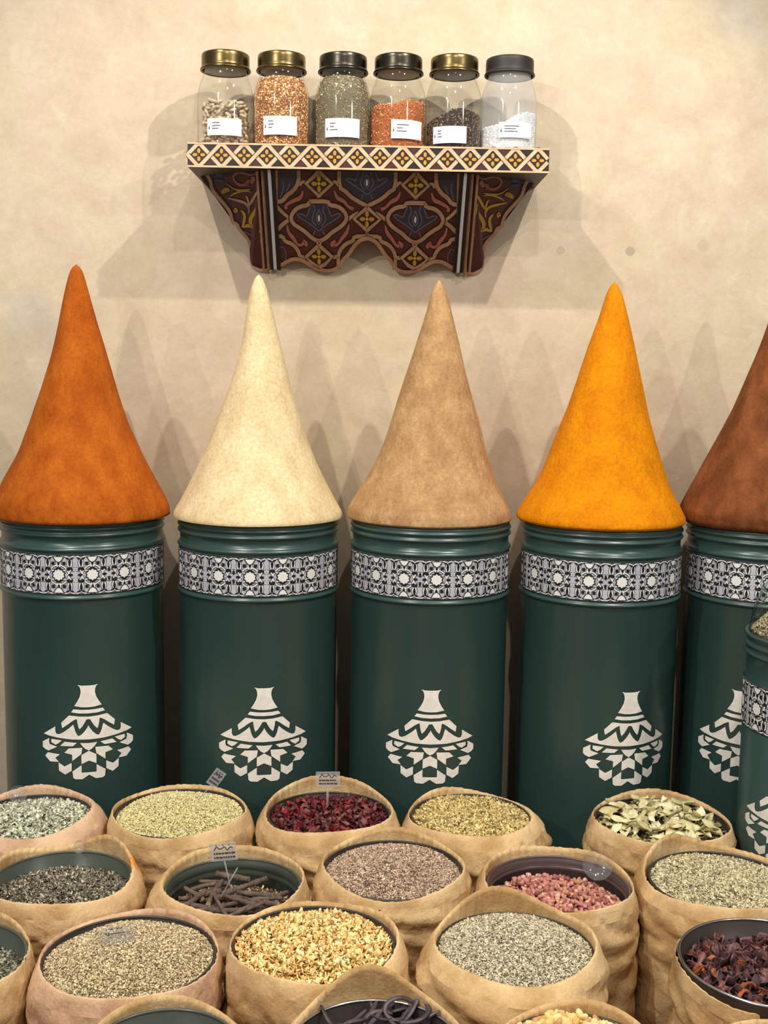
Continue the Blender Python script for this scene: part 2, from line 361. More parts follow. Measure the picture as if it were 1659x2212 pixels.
def band(parent, R, z0, z1, cells=8):
    """star-and-strap pattern, one cell sliced, wrapped and repeated"""
    W = 2*pi*R/cells; H = z1-z0; zc = (z0+z1)/2; P = Paint(); u = H/2
    P.poly([(0, z0), (W, z0), (W, z1), (0, z1)], 'lav', 0)
    for a, b_ in ((z0, z0+.022*H), (z1-.022*H, z1)): P.poly([(0, a), (W, a), (W, b_), (0, b_)], 'black', 4)
    cx = (W*.25, W*.75)
    def ring(c, r, wd=.032, n=30):
        pts = []
        for k in range(n):
            a = 2*pi*k/n; pts.append((c[0]+r*math.cos(a), c[1]+r*math.sin(a)))
        for k in range(n):
            a, b_ = pts[k], pts[(k+1) % n]
            if all(z0+.012*H < q[1] < z1-.012*H and 0 <= q[0] <= W for q in (a, b_)):
                P.stroke([a, b_], wd*H*1.0, 'white', 3)
                P.stroke([a, b_], wd*H*2.0, 'black', 2)
    nr = 6; sp_ = W/nr
    for sy in (-1, 1):
        yy = zc+sy*.290*H
        for k in range(nr+1):
            x = sp_*k
            if k % 3 != 0 or True: ring((x, yy), .182*H)
        for k in range(nr):
            x = sp_*(k+.5)
            P.circle((x, yy+sy*.03*H), .085*H, 'black', 5, 8, .036*H, pi/2)
        for k in range(nr+1):
            x = sp_*k; h = .040*H
            if k in (1, 2, 4, 5):
                P.poly([(x-h, yy-h), (x+h, yy-h), (x+h, yy+h), (x-h, yy+h)], 'black', 5)
            for sx in (-1, 1):
                q = (x+sx*.10*H, yy-sy*.135*H)
                if q[0] > .06*H and q[0] < W-.06*H: P.circle(q, .062*H, 'black', 5, 8, .032*H, sx*sy*pi/4)
                q = (x+sx*.085*H, yy+sy*.125*H)
                if q[0] > .06*H and q[0] < W-.06*H: P.circle(q, .050*H, 'black', 5, 8, .024*H, -sx*sy*.3)
        for x in (sp_*1.5, sp_*4.5):
            y0 = zc+sy*.465*H; y1 = zc+sy*.34*H
            P.poly([(x-.15*H, y0), (x-.08*H, y1), (x, y1-sy*.04*H), (x+.08*H, y1), (x+.15*H, y0)], 'black', 6)
            P.poly([(x-.115*H, y0-sy*.018*H), (x-.06*H, y1+sy*.015*H), (x, y1-sy*.018*H), (x+.06*H, y1+sy*.015*H), (x+.115*H, y0-sy*.018*H)], 'white', 7)
    for x in cx:
        c = (x, zc)
        ring(c, .245*H)
        P.star(c, .185*H, .150*H, 10, 'black', 4, pi/10); P.star(c, .150*H, .118*H, 10, 'white', 5, pi/10)
        for k in range(10):
            a = k*pi/5; d = .235*H
            if abs(math.sin(a)) < .9: P.circle((x+d*math.cos(a), zc+d*math.sin(a)), .040*H, 'lav', 4, 6, .022*H, a)
    for x in (0, W/2, W):
        ring((x, zc), .16*H)
        for k in range(4):
            a = k*pi/2; q = (x+.115*H*math.cos(a), zc+.115*H*math.sin(a))
            if q[0]-.06*H > 0 and q[0]+.06*H < W: P.circle(q, .062*H, 'black', 5, 8, .034*H, a+(pi/2 if k % 2 else 0)*0)
    bm = bmesh.new(); order = list(BANDM); vl = bm.verts.layers.int.new('l')
    for pts, m, l in P.p:
        pts = [(min(max(x, 0), W), min(max(y, z0), z1)) for x, y in pts]
        if max(p_[0] for p_ in pts)-min(p_[0] for p_ in pts) < 1e-6: continue
        vs = [bm.verts.new((x, y, 0)) for x, y in pts]
        for v in vs: v[vl] = l
        f = bm.faces.new(vs); f.material_index = order.index(m)
    for k in range(1, 20):
        bmesh.ops.bisect_plane(bm, geom=bm.verts[:]+bm.edges[:]+bm.faces[:], plane_co=(W*k/20, 0, 0), plane_no=(1, 0, 0), dist=1e-7)
    bm.verts.index_update()
    V = []; Fc = []; MI = []
    vv = [(v.co.x, v.co.y, v[vl]) for v in bm.verts]
    ly = {}
    for f in bm.faces:
        l = max(v[vl] for v in f.verts)
        for v in f.verts: ly[v.index] = max(ly.get(v.index, 0), l)
    fs = [([v.index for v in f.verts], f.material_index) for f in bm.faces]; n = len(vv)
    for c in range(cells):
        for i, (x, y, _) in enumerate(vv):
            a = -pi/2+(x+c*W)/R; r = R+.0002+.00022*ly.get(i, 0); V.append((r*math.cos(a), r*math.sin(a), y))
        for q, m in fs: Fc.append([k+c*n for k in q]); MI.append(m)
    bm.free(); me = mesh('patterned_band', V, Fc); me.polygons.foreach_set('material_index', MI)
    return link('patterned_band', me, [BANDM[k] for k in order], parent, smooth=False)
def ridge(z, h, d, R): return [(R+d*math.sin(pi*t), z+h/2-h*t) for t in np.linspace(0, 1, 9)]
def make_can(x, y, rot_axis, emb_ang, label):
    t = empty('spice_tin', (x, y, 0)); z = canz
    top = z(1139)
    pr = [(.150, top-.012), (.188, top-.012), (.190, top), (R0-.001, top), (R0, top-.003)]
    pr += [(R0, z(1146))]+ridge(z(1151), .010, .0035, R0)+[(R0-.001, z(1158))]+ridge(z(1165), .010, .0035, R0)
    pr += [(R0-.0025, z(1172)), (R0-.0025, z(1190))]+ridge(z(1196), .012, .004, R0)
    pr += [(R0, z(1203)), (R0, z(1293))]+ridge(z(1300), .012, .0045, R0)+[(R0-.001, z(1308)), (R0-.001, .4), (R0-.001, .02), (R0+.001, .008), (R0-.002, 0)]
    b_ = link('body', lathe('body', pr, 128, cap0=True, cap1=True), GREEN, t)
    bd = band(t, R0, z(1291), z(1205)); bd.rotation_euler.z = rot_axis
    e = emblem(t, R0-.001, z(1486), z(1690), .220, 0); e.rotation_euler.z = emb_ang
    tag(t, label, 'tin', 'tall green spice tins in a row against the wall'); return t
def dup(src, loc, label):
    r = src.copy(); C.objects.link(r); r.location = loc
    for ch in list(src.children):
        c = ch.copy(); C.objects.link(c); c.parent = r
    r['label'] = label; return r
can_px = [181, 559, 928, 1295, 1654]
# angle of each emblem as read off the photograph: its offset from the tin's axis
emb_off = [(187-183)/174, (568-556)/174, (929-920)/174, (1348-1273)/172, (1592-1627)/174]
can_lab = ['dark green tin under the orange spice cone, leftmost of the tall tins',
           'dark green tin with patterned band under the cream white spice cone',
           'dark green tin with patterned band under the beige brown spice cone',
           'dark green tin under the bright yellow cone, its emblem turned to the right',
           'dark green tin under the dark brown cone, cut by the photo edge']
cans = []
for i, px in enumerate(can_px):
    cx = float(ony(px, 1240, YC)[0])
    if i == 0: t = make_can(cx, YC, .15, 0, can_lab[0])
    else: t = dup(cans[0], (cx, YC, 0), can_lab[i])
    for ch in t.children:
        if ch.name.startswith('tagine'): ch.rotation_euler.z = math.asin(emb_off[i])-math.atan2(cx, YC)
        if ch.name.startswith('patterned'): ch.rotation_euler.z = .15+i*.04
    cans.append(t)

# ================================================================== CONES
def cone(idx, rows, name, m, label):
    cx0 = cans[idx].location.x; zt = canz(1139)
    pr = []; off = []
    for (py, xl, xr) in rows:
        p = ony((xl+xr)/2, py, YC); d = dist(p); hw = (xr-xl)/2*d/FPX
        pr.append((max(hw, .0004), p[2])); off.append((p[0]-cx0, 0))
    # resample smoothly
    pr = np.array(pr)[::-1]; off = np.array(off)[::-1]
    zz = pr[:, 1]; o = np.argsort(zz); zz = zz[o]; rr = pr[o, 0]; ox = off[o, 0]
    zq = np.linspace(zz[0], zz[-1], 90); rq = np.interp(zq, zz, rr); oq = np.interp(zq, zz, ox)
    k = np.array([1, 2, 3, 2, 1])/9.; rs = np.convolve(np.pad(rq, 2, 'edge'), k, 'valid'); rs[:4] = rq[:4]; rs[-3:] = rq[-3:]; os_ = np.convolve(np.pad(oq, 6, 'edge'), np.ones(13)/13, 'valid')
    Rb = rs[0]; low = zq[0]; edge = []
    hgt = low-zt
    for t in np.linspace(0, 1, 10):          # rounded lower edge turning in to the tin
        a = pi/2*t; edge.append((Rb-.016*(1-math.cos(a)), low-hgt*math.sin(a)))
    P = edge[::-1][:-1]+[(r, z) for r, z in zip(rs, zq)]; O = [(os_[0], 0)]*(len(edge)-1)+[(o_, 0) for o_ in os_]
    s = 30+idx; r_ = np.random.default_rng(s); ph = r_.uniform(0, 6, 8)
    rad = lambda th, z: 1+.006*np.sin(2*th+ph[0]+7*z)+.005*np.sin(3*th+ph[1]-11*z)+.004*np.sin(5*th+ph[2]+23*z)+.0025*np.sin(9*th+ph[3]+41*z)
    me = lathe(name, P, 120, off=O, cap0=True, cap1=True, radial=rad)
    o = link(name, me, m, None, (cx0, YC, 0)); tag(o, label, 'spice cone', 'tall cones of ground spice on the tins'); return o
def sp(name, a, b_, sc_=20, bump=.8, r=(.36, .66), bs=70): return mat(name, a, .85, col2=b_, scale=sc_, bump=bump, bscale=bs, spec=.15, stretch=(1, 1, .6), ramp=r, detail=12, speck=.30)
rows1 = [(571.5, 164, 166), (574, 160.5, 169.5), (577, 157, 172), (588, 150.5, 179.4), (616, 143.5, 187), (660, 134.5, 199), (700, 127.5, 210), (770, 113.5, 232.7), (840, 91, 251), (910, 67, 273), (980, 42, 305.5), (1036, 12.6, 335), (1078.6, -6, 357), (1098, -8, 364), (1109, -8, 364)]
rows2 = [(593.6, 557.5, 559.5), (597, 553, 563.5), (601.7, 550, 567.5), (620.7, 542, 575.7), (675, 531.5, 589), (729, 525, 603), (783.5, 512, 616), (837.7, 495.6, 628.6), (892, 476.7, 646), (946, 456, 662.5), (1000.5, 432, 684), (1054.8, 405, 710), (1082, 391, 725), (1103.6, 379, 738), (1113, 377.6, 740)]
rows3 = [(605.5, 947.5, 949), (610, 943.5, 952), (617, 939, 956), (631, 932.6, 966.5), (685, 917.7, 978.7), (739, 900, 992), (793.5, 882.4, 1004.5), (848, 863.4, 1018), (902, 845.8, 1033), (956, 829.5, 1046.6), (1010.5, 805, 1061.5), (1051, 780.7, 1076.4), (1078, 763, 1090), (1097, 753.6, 1099.5), (1113.6, 752, 1103.5)]
rows4 = [(609, 1325.5, 1327.5), (612, 1322, 1331), (617, 1319, 1334), (633.7, 1310.6, 1344), (684, 1295.4, 1356.7), (751.6, 1270, 1371), (819, 1248, 1384.7), (886, 1224.7, 1398), (953.8, 1196, 1415), (1021, 1169, 1433.6), (1055, 1150.5, 1447), (1088.5, 1128.6, 1465.6), (1112, 1116, 1476.7), (1117, 1116, 1477)]
lv = [(704, 1659), (751.6, 1641.8), (819, 1613.8), (886, 1585), (953.8, 1551.5), (1021, 1516), (1071.7, 1489), (1102, 1474.5), (1115.5, 1474.5)]
ax5 = lambda y: 1655+(1115-y)*.09
rows5 = [(592, ax5(592)-1, ax5(592)+1), (597, ax5(597)-6, ax5(597)+6), (612, ax5(612)-15, ax5(612)+15), (650, ax5(650)-23, ax5(650)+23)]+[(y, x, 2*ax5(y)-x) for y, x in lv]
cone(0, rows1, 'spice_cone', sp('orange_spice', (164, 78, 12), (186, 98, 24)), 'burnt orange cone of ground spice, leftmost cone')
cone(1, rows2, 'spice_cone', sp('cream_spice', (220, 198, 152), (236, 217, 172), bump=.5), 'cream white cone of ground spice below the left end of the shelf')
cone(2, rows3, 'spice_cone', sp('beige_spice', (174, 134, 92), (196, 158, 112), 26, 1.0), 'beige brown straight-sided cone of ground spice')
cone(3, rows4, 'spice_cone', sp('yellow_spice', (212, 126, 0), (228, 142, 2)), 'bright golden yellow cone of ground spice')
cone(4, rows5, 'spice_cone', sp('brown_spice', (104, 58, 28), (136, 80, 44)), 'dark reddish brown cone of ground spice at the right photo edge')

# ================================================================== SHELF
WOODC = mat('shelf_wood', (150, 112, 74), .6, col2=(176, 136, 98), scale=25)
CREAM = mat('cream_paint', (206, 164, 126), .5, col2=(222, 184, 148), scale=50)
CREAMD = mat('buff_paint', (164, 126, 96), .5, col2=(146, 110, 84), scale=40)  # buff, maroon and rose darkened: the apron's shade is put into these paints
DKB = mat('dark_brown_paint', (40, 20, 16), .45); BLK2 = mat('black_brown_paint', (18, 13, 14), .45)
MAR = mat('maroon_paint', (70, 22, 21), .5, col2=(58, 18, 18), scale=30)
NAVY = mat('slate_navy_paint', (38, 36, 48), .5); NAV2 = mat('slate_blue_paint', (78, 78, 98), .5)
GOLD = mat('ochre_paint', (196, 142, 46), .5); OLIVE = mat('olive_gold_paint', (160, 128, 40), .5)
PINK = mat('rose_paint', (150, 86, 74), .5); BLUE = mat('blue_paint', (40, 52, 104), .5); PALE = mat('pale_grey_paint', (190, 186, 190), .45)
PM = dict(cream=CREAM, buff=CREAMD, dk=DKB, blk=BLK2, mar=MAR, navy=NAVY, nav2=NAV2, gold=GOLD, olive=OLIVE, pink=PINK, blue=BLUE, pale=PALE)
a = ony(405, 308, YS); b_ = ony(405, 360, YS); c = ony(1187, 320, YS)
SX0, SX1 = float(a[0]), float(c[0]); SZ1 = (a[2]+c[2])/2; SZ0 = SZ1-52*dist(a)/FPX
shelf = empty('wall_shelf', ((SX0+SX1)/2, YW, SZ1)); tag(shelf, 'painted wooden wall shelf with interlaced border and carved scalloped apron', 'shelf')
ox, oz = shelf.location.x, float(SZ1)
def loc_(x, y, z): return (x-ox, y-YW, z-oz)
board = link('board', boxes('board', [(SX0-ox, SX1-ox, YS-YW, -.001, SZ0-oz, 0)]), [WOODC, DKB], shelf, smooth=False); board.data.polygons[0].material_index = 1  # underside face painted dark brown, the shade below the board put into its colour
mb = board.modifiers.new('b', 'BEVEL'); mb.width = .0015; mb.segments = 2
P = Paint(); Wd = SX1-SX0; Hh = SZ1-SZ0; m_ = Hh
P.poly([(SX0, SZ0), (SX1, SZ0), (SX1, SZ1), (SX0, SZ1)], 'dk', 0)
nq = 16; st = Wd/(nq+.0); zc = (SZ0+SZ1)/2
def tri(s): # rounded zigzag, period 2
    s = s % 2; v = 1-2*abs(s-1) if True else 0
    return max(-.82, min(.82, v*1.25))
for k in range(nq):
    qx = SX0+st*(k+.5)
    for sgn in (1, -1):
        P.poly([(qx+st*.5, zc), (qx+st*.05, zc+sgn*.40*m_), (min(SX1, qx+st*.95), zc+sgn*.40*m_)][:3 if k < nq-1 else 0] or [(SX1, zc), (SX1, zc+.01), (SX1-.001, zc)], 'blk' if (k % 2 == 0) == (sgn > 0) else 'mar', 1)
    P.quatrefoil((qx, zc), .26*m_, 'gold', 'cream', 5); P.circle((qx, zc), .06*m_, 'dk', 8, 6)
for sgn in (1, -1):
    pts = []
    for s in np.linspace(.001, nq-.001, nq*16):
        x = SX0+st*s
        if x > SX1-.001: break
        pts.append((x, zc+sgn*.43*m_*(1 if int(math.floor(s)) % 2 == 0 else -1)*min(1, 1.14*(1-abs(2*(s % 1)-1)))))
    P.stroke(pts, .21*m_, 'blk', 2 if sgn > 0 else 4); P.stroke(pts, .15*m_, 'cream', 3 if sgn > 0 else 5)
for zz_, ww in ((SZ1-.035*m_, .075*m_), (SZ0+.035*m_, .075*m_)): P.stroke([(SX0, zz_), (SX1, zz_)], ww, 'cream', 7)
P.build('painted_border', PM, lambda u, v, l: loc_(u, YS-.0004-.00022*l, v), shelf)

zt = SZ0-.0005; ZB_ = 1.745
KA = (YW-.024-(YS+.030))/(zt-ZB_)                      # the apron leans out towards the shelf's front
def yap(x, z): return YW-.024-KA*(z-ZB_)
def plane_hit(px, py, c0, cz, cx):
    d = ray(px, py); t = (c0+1.5*cz)/(d[1]-cz*d[2]-cx*d[0]); p = EYE+d*t; return (float(p[0]), float(p[2]))
def zp(X, Y, y=None):   # a point of the shelf -> x,z on the leaning apron
    return plane_hit(380+X/3.770, 290+Y/3.770, YW-.024+KA*ZB_, -KA, 0)
def slab(name, pts, yf, th, m, parent):   # outline in x,z on a slanting plane, given a thickness
    n = len(pts); v = [loc_(x, yf(x, z), z) for x, z in pts]+[loc_(x, min(yf(x, z)+th, YW-.0005) if yf(x, z) < YW-.001 else YW, z) for x, z in pts]
    f = [tuple(range(n)), tuple(range(2*n-1, n-1, -1))]+[(i, i+n, (i+1) % n+n, (i+1) % n) for i in range(n)]
    return link(name, mesh(name, v, f), m, parent, smooth=False)
def smoothpts(q, it=2):
    q = [np.array(p, float) for p in q]
    for _ in range(it):
        r = [q[0]]
        for a, b_ in zip(q[:-1], q[1:]): r += [.75*a+.25*b_, .25*a+.75*b_]
        r.append(q[-1]); q = r
    return [tuple(p) for p in q]
bot = [(800, 1095), (832, 1062), (858, 1082), (900, 1055), (960, 1028), (1030, 1038), (1090, 1078), (1150, 1112), (1220, 1130), (1285, 1122), (1335, 1088), (1362, 1035), (1400, 1002), (1425, 965), (1465, 905), (1515, 870), (1556, 862)]
XM = 1556
zL = smoothpts([zp(*q) for q in bot], 2); xm = zp(XM, 862)[0]
mir = lambda q: [(2*xm-x, z) for x, z in q[::-1]]
outline = zL+mir(zL)[1:]
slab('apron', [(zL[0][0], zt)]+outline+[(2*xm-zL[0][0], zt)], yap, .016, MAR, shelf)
P = Paint()
def both(fn_, pts, *a):
    q = [zp(*p) for p in pts]; fn_(q, *a); fn_([(2*xm-x, z) for x, z in q], *a)
def rib(pts, wd=24, it=1, m='buff', lay=4, out=True):
    q = smoothpts([zp(*p) for p in pts], it); s = .000088*wd*1.0*4.3
    for qq in (q, [(2*xm-x, z) for x, z in q]):
        if out: P.stroke(qq, s*1.55, 'blk', lay-1)
        P.stroke(qq, s, m, lay)
both(P.poly, [(805, 262), (1000, 262), (1000, 400), (955, 465), (905, 492), (868, 545), (805, 550)], 'navy', 1)
P.poly([zp(*q) for q in [(1330, 262), (1330, 440), (1385, 465), (1420, 505), (1490, 555), (1556, 585)]]+[(2*xm-x, z) for x, z in [zp(*q) for q in [(1490, 555), (1420, 505), (1385, 465), (1330, 440), (1330, 262)]]], 'navy', 1)
rib([(815, 262), (815, 1080)], 22)
P.stroke([(x, z+.004) for x, z in outline], .0092, 'buff', 6); P.stroke([(x, z+.0085) for x, z in outline], .003, 'blk', 5)
rib([(1000, 262), (1000, 395), (955, 465), (905, 495), (870, 545), (815, 552)])
rib([(1330, 262), (1330, 435), (1385, 468), (1420, 508), (1490, 552), (1556, 585)])
rib([(1165, 305), (1060, 405), (1165, 505), (1272, 405), (1165, 305)], 24, 0, lay=6)
rib([(1060, 405), (1040, 385), (1020, 395), (1010, 420)], 18); rib([(1272, 405), (1292, 385), (1310, 395), (1325, 420)], 18)
rib([(1165, 505), (1165, 550)], 30)
rib([(1085, 548), (1245, 548), (1248, 578), (1320, 588), (1370, 625), (1395, 680), (1370, 730), (1320, 770), (1270, 800), (1225, 845), (1165, 875), (1105, 845), (1060, 800), (1010, 765), (960, 735), (935, 690), (950, 640), (1000, 592), (1082, 578), (1085, 548)], 24, 1, lay=6)
rib([(820, 585), (870, 640), (930, 690)], 20); rib([(820, 785), (880, 725), (935, 690)], 24)
rib([(1165, 905), (1060, 1000), (1120, 1060), (1165, 1085), (1215, 1060), (1272, 1000), (1165, 905)], 24, 0, lay=6)
rib([(1165, 870), (1150, 888), (1165, 908), (1182, 888), (1165, 870)], 14, 0, lay=7)
rib([(815, 832), (872, 832), (885, 872), (950, 895), (995, 945), (1010, 1000), (1060, 1000)])
rib([(1556, 832), (1450, 832), (1445, 870), (1385, 890), (1335, 945), (1322, 1000), (1272, 1000)])
rib([(1322, 1000), (1322, 1095)], 22)
rib([(1556, 600), (1450, 690), (1556, 785), ], 22, 0, lay=6); rib([(1395, 700), (1450, 660), (1490, 640)], 22)
rib([(1556, 785), (1556, 832)], 26)
for (X, Y) in ((1165, 405), (1165, 998)):
    for s in (0, 1):
        q = zp(X, Y); q = (2*xm-q[0], q[1]) if s else q
        P.quatrefoil(q, .0185, 'olive', 'gold', 6)
        P.poly([zp(X-85, Y) if not s else (2*xm-zp(X-85, Y)[0], q[1]), (q[0], q[1]-.022), (2*q[0]-(zp(X-85, Y)[0] if not s else 2*xm-zp(X-85, Y)[0]), q[1]), (q[0], q[1]+.022)], 'dk', 2)
P.quatrefoil(zp(XM, 692), .0185, 'olive', 'gold', 6)
# lotus flowers
def lotus(cx, cy, s, lay=5):
    for sg in (-1, 1):
        T = lambda q: [zp(cx+sg*x*s, cy+y*s) for x, y in q]
        for w_, m, l in ((18, 'nav2', lay), ):
            for q in ([(0, 110), (-60, 60), (-110, 30), (-190, -25), (-150, -35), (-100, -10)], [(-100, -10), (-80, -60), (-60, -120)], [(-20, 70), (-60, 20), (-45, -30), (-30, -60), (-45, -110)], [(0, 60), (-28, 10), (0, -70)], [(-30, 100), (-50, 150)]):
                pp = smoothpts(T(q), 2); P.stroke(pp, .0032*s, m, l)
        P.poly(T([(0, 100), (-70, 60), (-120, 25), (-195, -30), (-140, -28), (-95, -20), (-80, -120), (0, -120)]), 'navy', 2)
    P.circle(zp(cx, cy+5*s), .0028*s, 'pale', 6, 8, .008*s)
lotus(1165, 680, 1.0)
for sx in (1,):
    # the mirrored twin
    mcx = (2*xm-zp(1165, 680)[0])
base = list(P.p)
zl = zp(1165, 680)[0]
for pts, m, l in base:
    if m in ('nav2', 'pale') or (m == 'navy' and l == 2): P.poly([(2*xm-x, z) for x, z in pts][::-1], m, l)
lotus(1556, 390, .95)
# curled rose leaves
for pts in ([(905, 735), (915, 800), (960, 850), (985, 900), (1020, 905), (1050, 880)], [(1060, 915), (1062, 885), (1035, 865)], [(1410, 735), (1395, 800), (1350, 850), (1320, 900), (1290, 905)], [(1275, 920), (1270, 885), (1300, 870)],
            [(1035, 460), (1020, 520), (960, 540), (890, 580), (900, 610)], [(1290, 460), (1310, 520), (1370, 545), (1400, 590), (1445, 610)]):
    q = smoothpts([zp(*p) for p in pts], 2); n = len(q); wd = np.interp(np.linspace(0, 1, n), [0, .35, .7, 1], [.002, .0095, .006, .009])
    for qq in (q, [(2*xm-x, z) for x, z in q]): P.stroke(qq, wd*1.5, 'blk', 2); P.stroke(qq, wd, 'pink', 3)
for pts in ([(850, 1050), (830, 960), (860, 900), (900, 960), (890, 1040)], [(850, 520), (880, 440), (870, 380)], [(900, 470), (930, 400)]):
    q = smoothpts([zp(*p) for p in pts], 2)
    for qq in (q, [(2*xm-x, z) for x, z in q]): P.stroke(qq, .003, 'nav2', 3)
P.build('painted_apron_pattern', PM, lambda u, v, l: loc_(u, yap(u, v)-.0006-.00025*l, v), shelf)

# upright mouldings and the two scalloped side brackets
pl = zp(690, 300)[0]; pr_ = zp(808, 300)[0]; zbm = zp(750, 1105)[1]
XI = zp(735, 300)[0]; XO = ony(380+205/3.77, 290+290/3.77, YW)[0]
KB = .62
def ybr(x, z): return min(YW-.004, yap(x, z)+KB*(XI-min(x, 2*xm-x)))
def zb(X, Y):
    p = plane_hit(380+X/3.770, 290+Y/3.770, YW-.024+KA*ZB_+KB*XI, -KA, -KB)
    return p
def post(mirror):
    bs = []
    for (u0_, u1_, dep, m) in ((.0, .22, .030, 0), (.22, .5, .040, 1), (.5, .72, .046, 2), (.72, 1, .034, 0)):
        x0, x1 = pl+(pr_-pl)*u0_, pl+(pr_-pl)*u1_
        if mirror: x0, x1 = 2*xm-x1, 2*xm-x0
        bs.append((x0-ox, x1-ox, -dep+.022, .004, zbm-oz, zt-oz))
    me = boxes('upright_moulding', bs)
    for v in me.vertices: v.co.y += yap(0, v.co.z+oz)-YW+.006
    mi = [m for m in (0, 1, 2, 3) for _ in range(6)]
    me.polygons.foreach_set('material_index', mi)
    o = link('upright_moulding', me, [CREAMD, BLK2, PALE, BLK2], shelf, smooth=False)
    q = o.modifiers.new('b', 'BEVEL'); q.width = .002; q.segments = 2
    P = Paint()
post(False); post(True)
brk = [(190, 262), (225, 310), (270, 385), (278, 440), (305, 490), (350, 540), (395, 590), (430, 640), (445, 700), (450, 725), (490, 740), (498, 775), (535, 815), (575, 860), (598, 920), (600, 1000), (610, 1060), (650, 1105), (700, 1115), (735, 1112)]
for s in (0, 1):
    q = smoothpts([zb(*p) for p in brk], 2); top = (q[-1][0], zt); full = [(q[0][0], zt)]+q[1:]+[top]
    M = (lambda L_: L_) if not s else (lambda L_: [(2*xm-x, z) for x, z in L_][::-1])
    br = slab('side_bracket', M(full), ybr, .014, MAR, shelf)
    P = Paint(); mm = (lambda p: p) if not s else (lambda p: (2*xm-p[0], p[1]))
    in_ = [(x+.0045, z+.001) for x, z in q]
    P.stroke([mm(p) for p in in_[:-1]], .0085, 'buff', 3); P.stroke([mm((x+.0065, z+.003)) for x, z in in_[:-4]], .0025, 'blk', 2)
    P.stroke([mm((q[0][0]+.03, zt-.003)), mm((q[-1][0], zt-.003))], .005, 'blk', 3)
    P.stroke([mm((q[-1][0]-.006, zt)), mm((q[-1][0]-.006, q[-1][1]))], .006, 'buff', 4)
    def lf(pts, m, w0=.0045, prof=(.25, 1, .9, .2), lay=4):
        r = smoothpts([zb(*p) for p in pts], 2); n = len(r); wd = np.interp(np.linspace(0, 1, n), np.linspace(0, 1, len(prof)), prof)*w0
        P.stroke([mm(p) for p in r], wd*1.0+.0016, 'blk', lay-1); P.stroke([mm(p) for p in r], wd, m, lay)
    lf([(600, 420), (560, 400), (600, 370), (590, 400), (540, 420), (490, 400), (460, 350), (500, 310), (560, 320), (620, 340), (665, 310)], 'pink', .006)
    lf([(640, 350), (610, 400)], 'pink', .012); lf([(320, 330), (380, 330)], 'blue', .012, (.5, 1, 1, .5)); lf([(320, 380), (390, 378)], 'blue', .007)
    for pts, w_ in (([(610, 450), (540, 460), (470, 450), (410, 400)], .004), ([(440, 510), (480, 480), (560, 460), (610, 470)], .004), ([(370, 480), (410, 450), (440, 460)], .011), ([(640, 770), (600, 720), (620, 660), (670, 600), (660, 540)], .010),
                    ([(540, 760), (560, 700), (560, 650), (530, 620)], .008), ([(480, 600), (500, 635), (470, 620)], .008), ([(545, 760), (590, 740), (640, 760), (690, 800)], .008)):
        lf(pts, 'olive', w_)
    for pts, w_ in (([(420, 520), (500, 540), (570, 560), (600, 610), (590, 650)], .006), ([(600, 620), (590, 540), (570, 500)], .005), ([(600, 580), (640, 510), (665, 465)], .007)):
        lf(pts, 'buff' if s == 0 else 'olive', w_)
    for pts in ([(560, 790), (620, 830), (660, 860), (640, 920), (620, 980), (650, 1060)], [(690, 850), (670, 950), (690, 1040)], [(630, 900), (660, 960), (650, 1010)]): lf(pts, 'nav2', .003, (1, 1, 1, .5))
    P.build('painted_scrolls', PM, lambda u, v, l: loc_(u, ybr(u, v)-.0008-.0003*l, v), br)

# ================================================================== JARS
GLASS = glass('jar_glass'); LID = mat('bronze_lid', (92, 80, 52), .30, 1, col2=(108, 92, 60), scale=30)
LIDD = mat('dark_bronze_lid', (66, 62, 54), .3, 1); LIDB = mat('black_lid', (30, 24, 24), .55)
PAPER = mat('label_paper', (232, 232, 238), .6); INK = mat('label_ink', (60, 60, 70), .6); GREY = mat('label_fold', (196, 202, 214), .6)
JR, JH, JY = .070, .192, YW-.125
JZ = float(SZ1)
def jprof(r_in=0.0):
    q = [(.02, 0), (.058, 0), (.067, .003), (JR, .010), (JR, .12), (JR-.001, .135), (JR-.005, .155), (JR-.012, .173), (JR-.0155, .184), (JR-.0165, .192), (JR-.0165, .208)]
    return smoothpts(q, 2)
JARS = [ # px of centre, lid, label px rect, label
 (487.5, LID, (455, 527, 255, 292), 'glass jar of whole pistachios with bronze lid, leftmost on the shelf'),
 (608, LID, (574, 645, 250, 291), 'glass jar filled to the neck with golden brown seeds'),
 (740.5, LIDD, (705, 778, 255, 296), 'glass jar filled to the neck with grey green dried herb'),
 (859.5, LIDD, (845, 910, 258, 299), 'glass jar half full of orange dried flakes'),
 (980, LID, (935, 1005, 272, 309), 'glass jar half full of dark brown seeds, label set low'),
 (1099, LIDB, (1073, 1143, 263, 297), 'glass jar of white crystals with a black lid, rightmost on the shelf')]
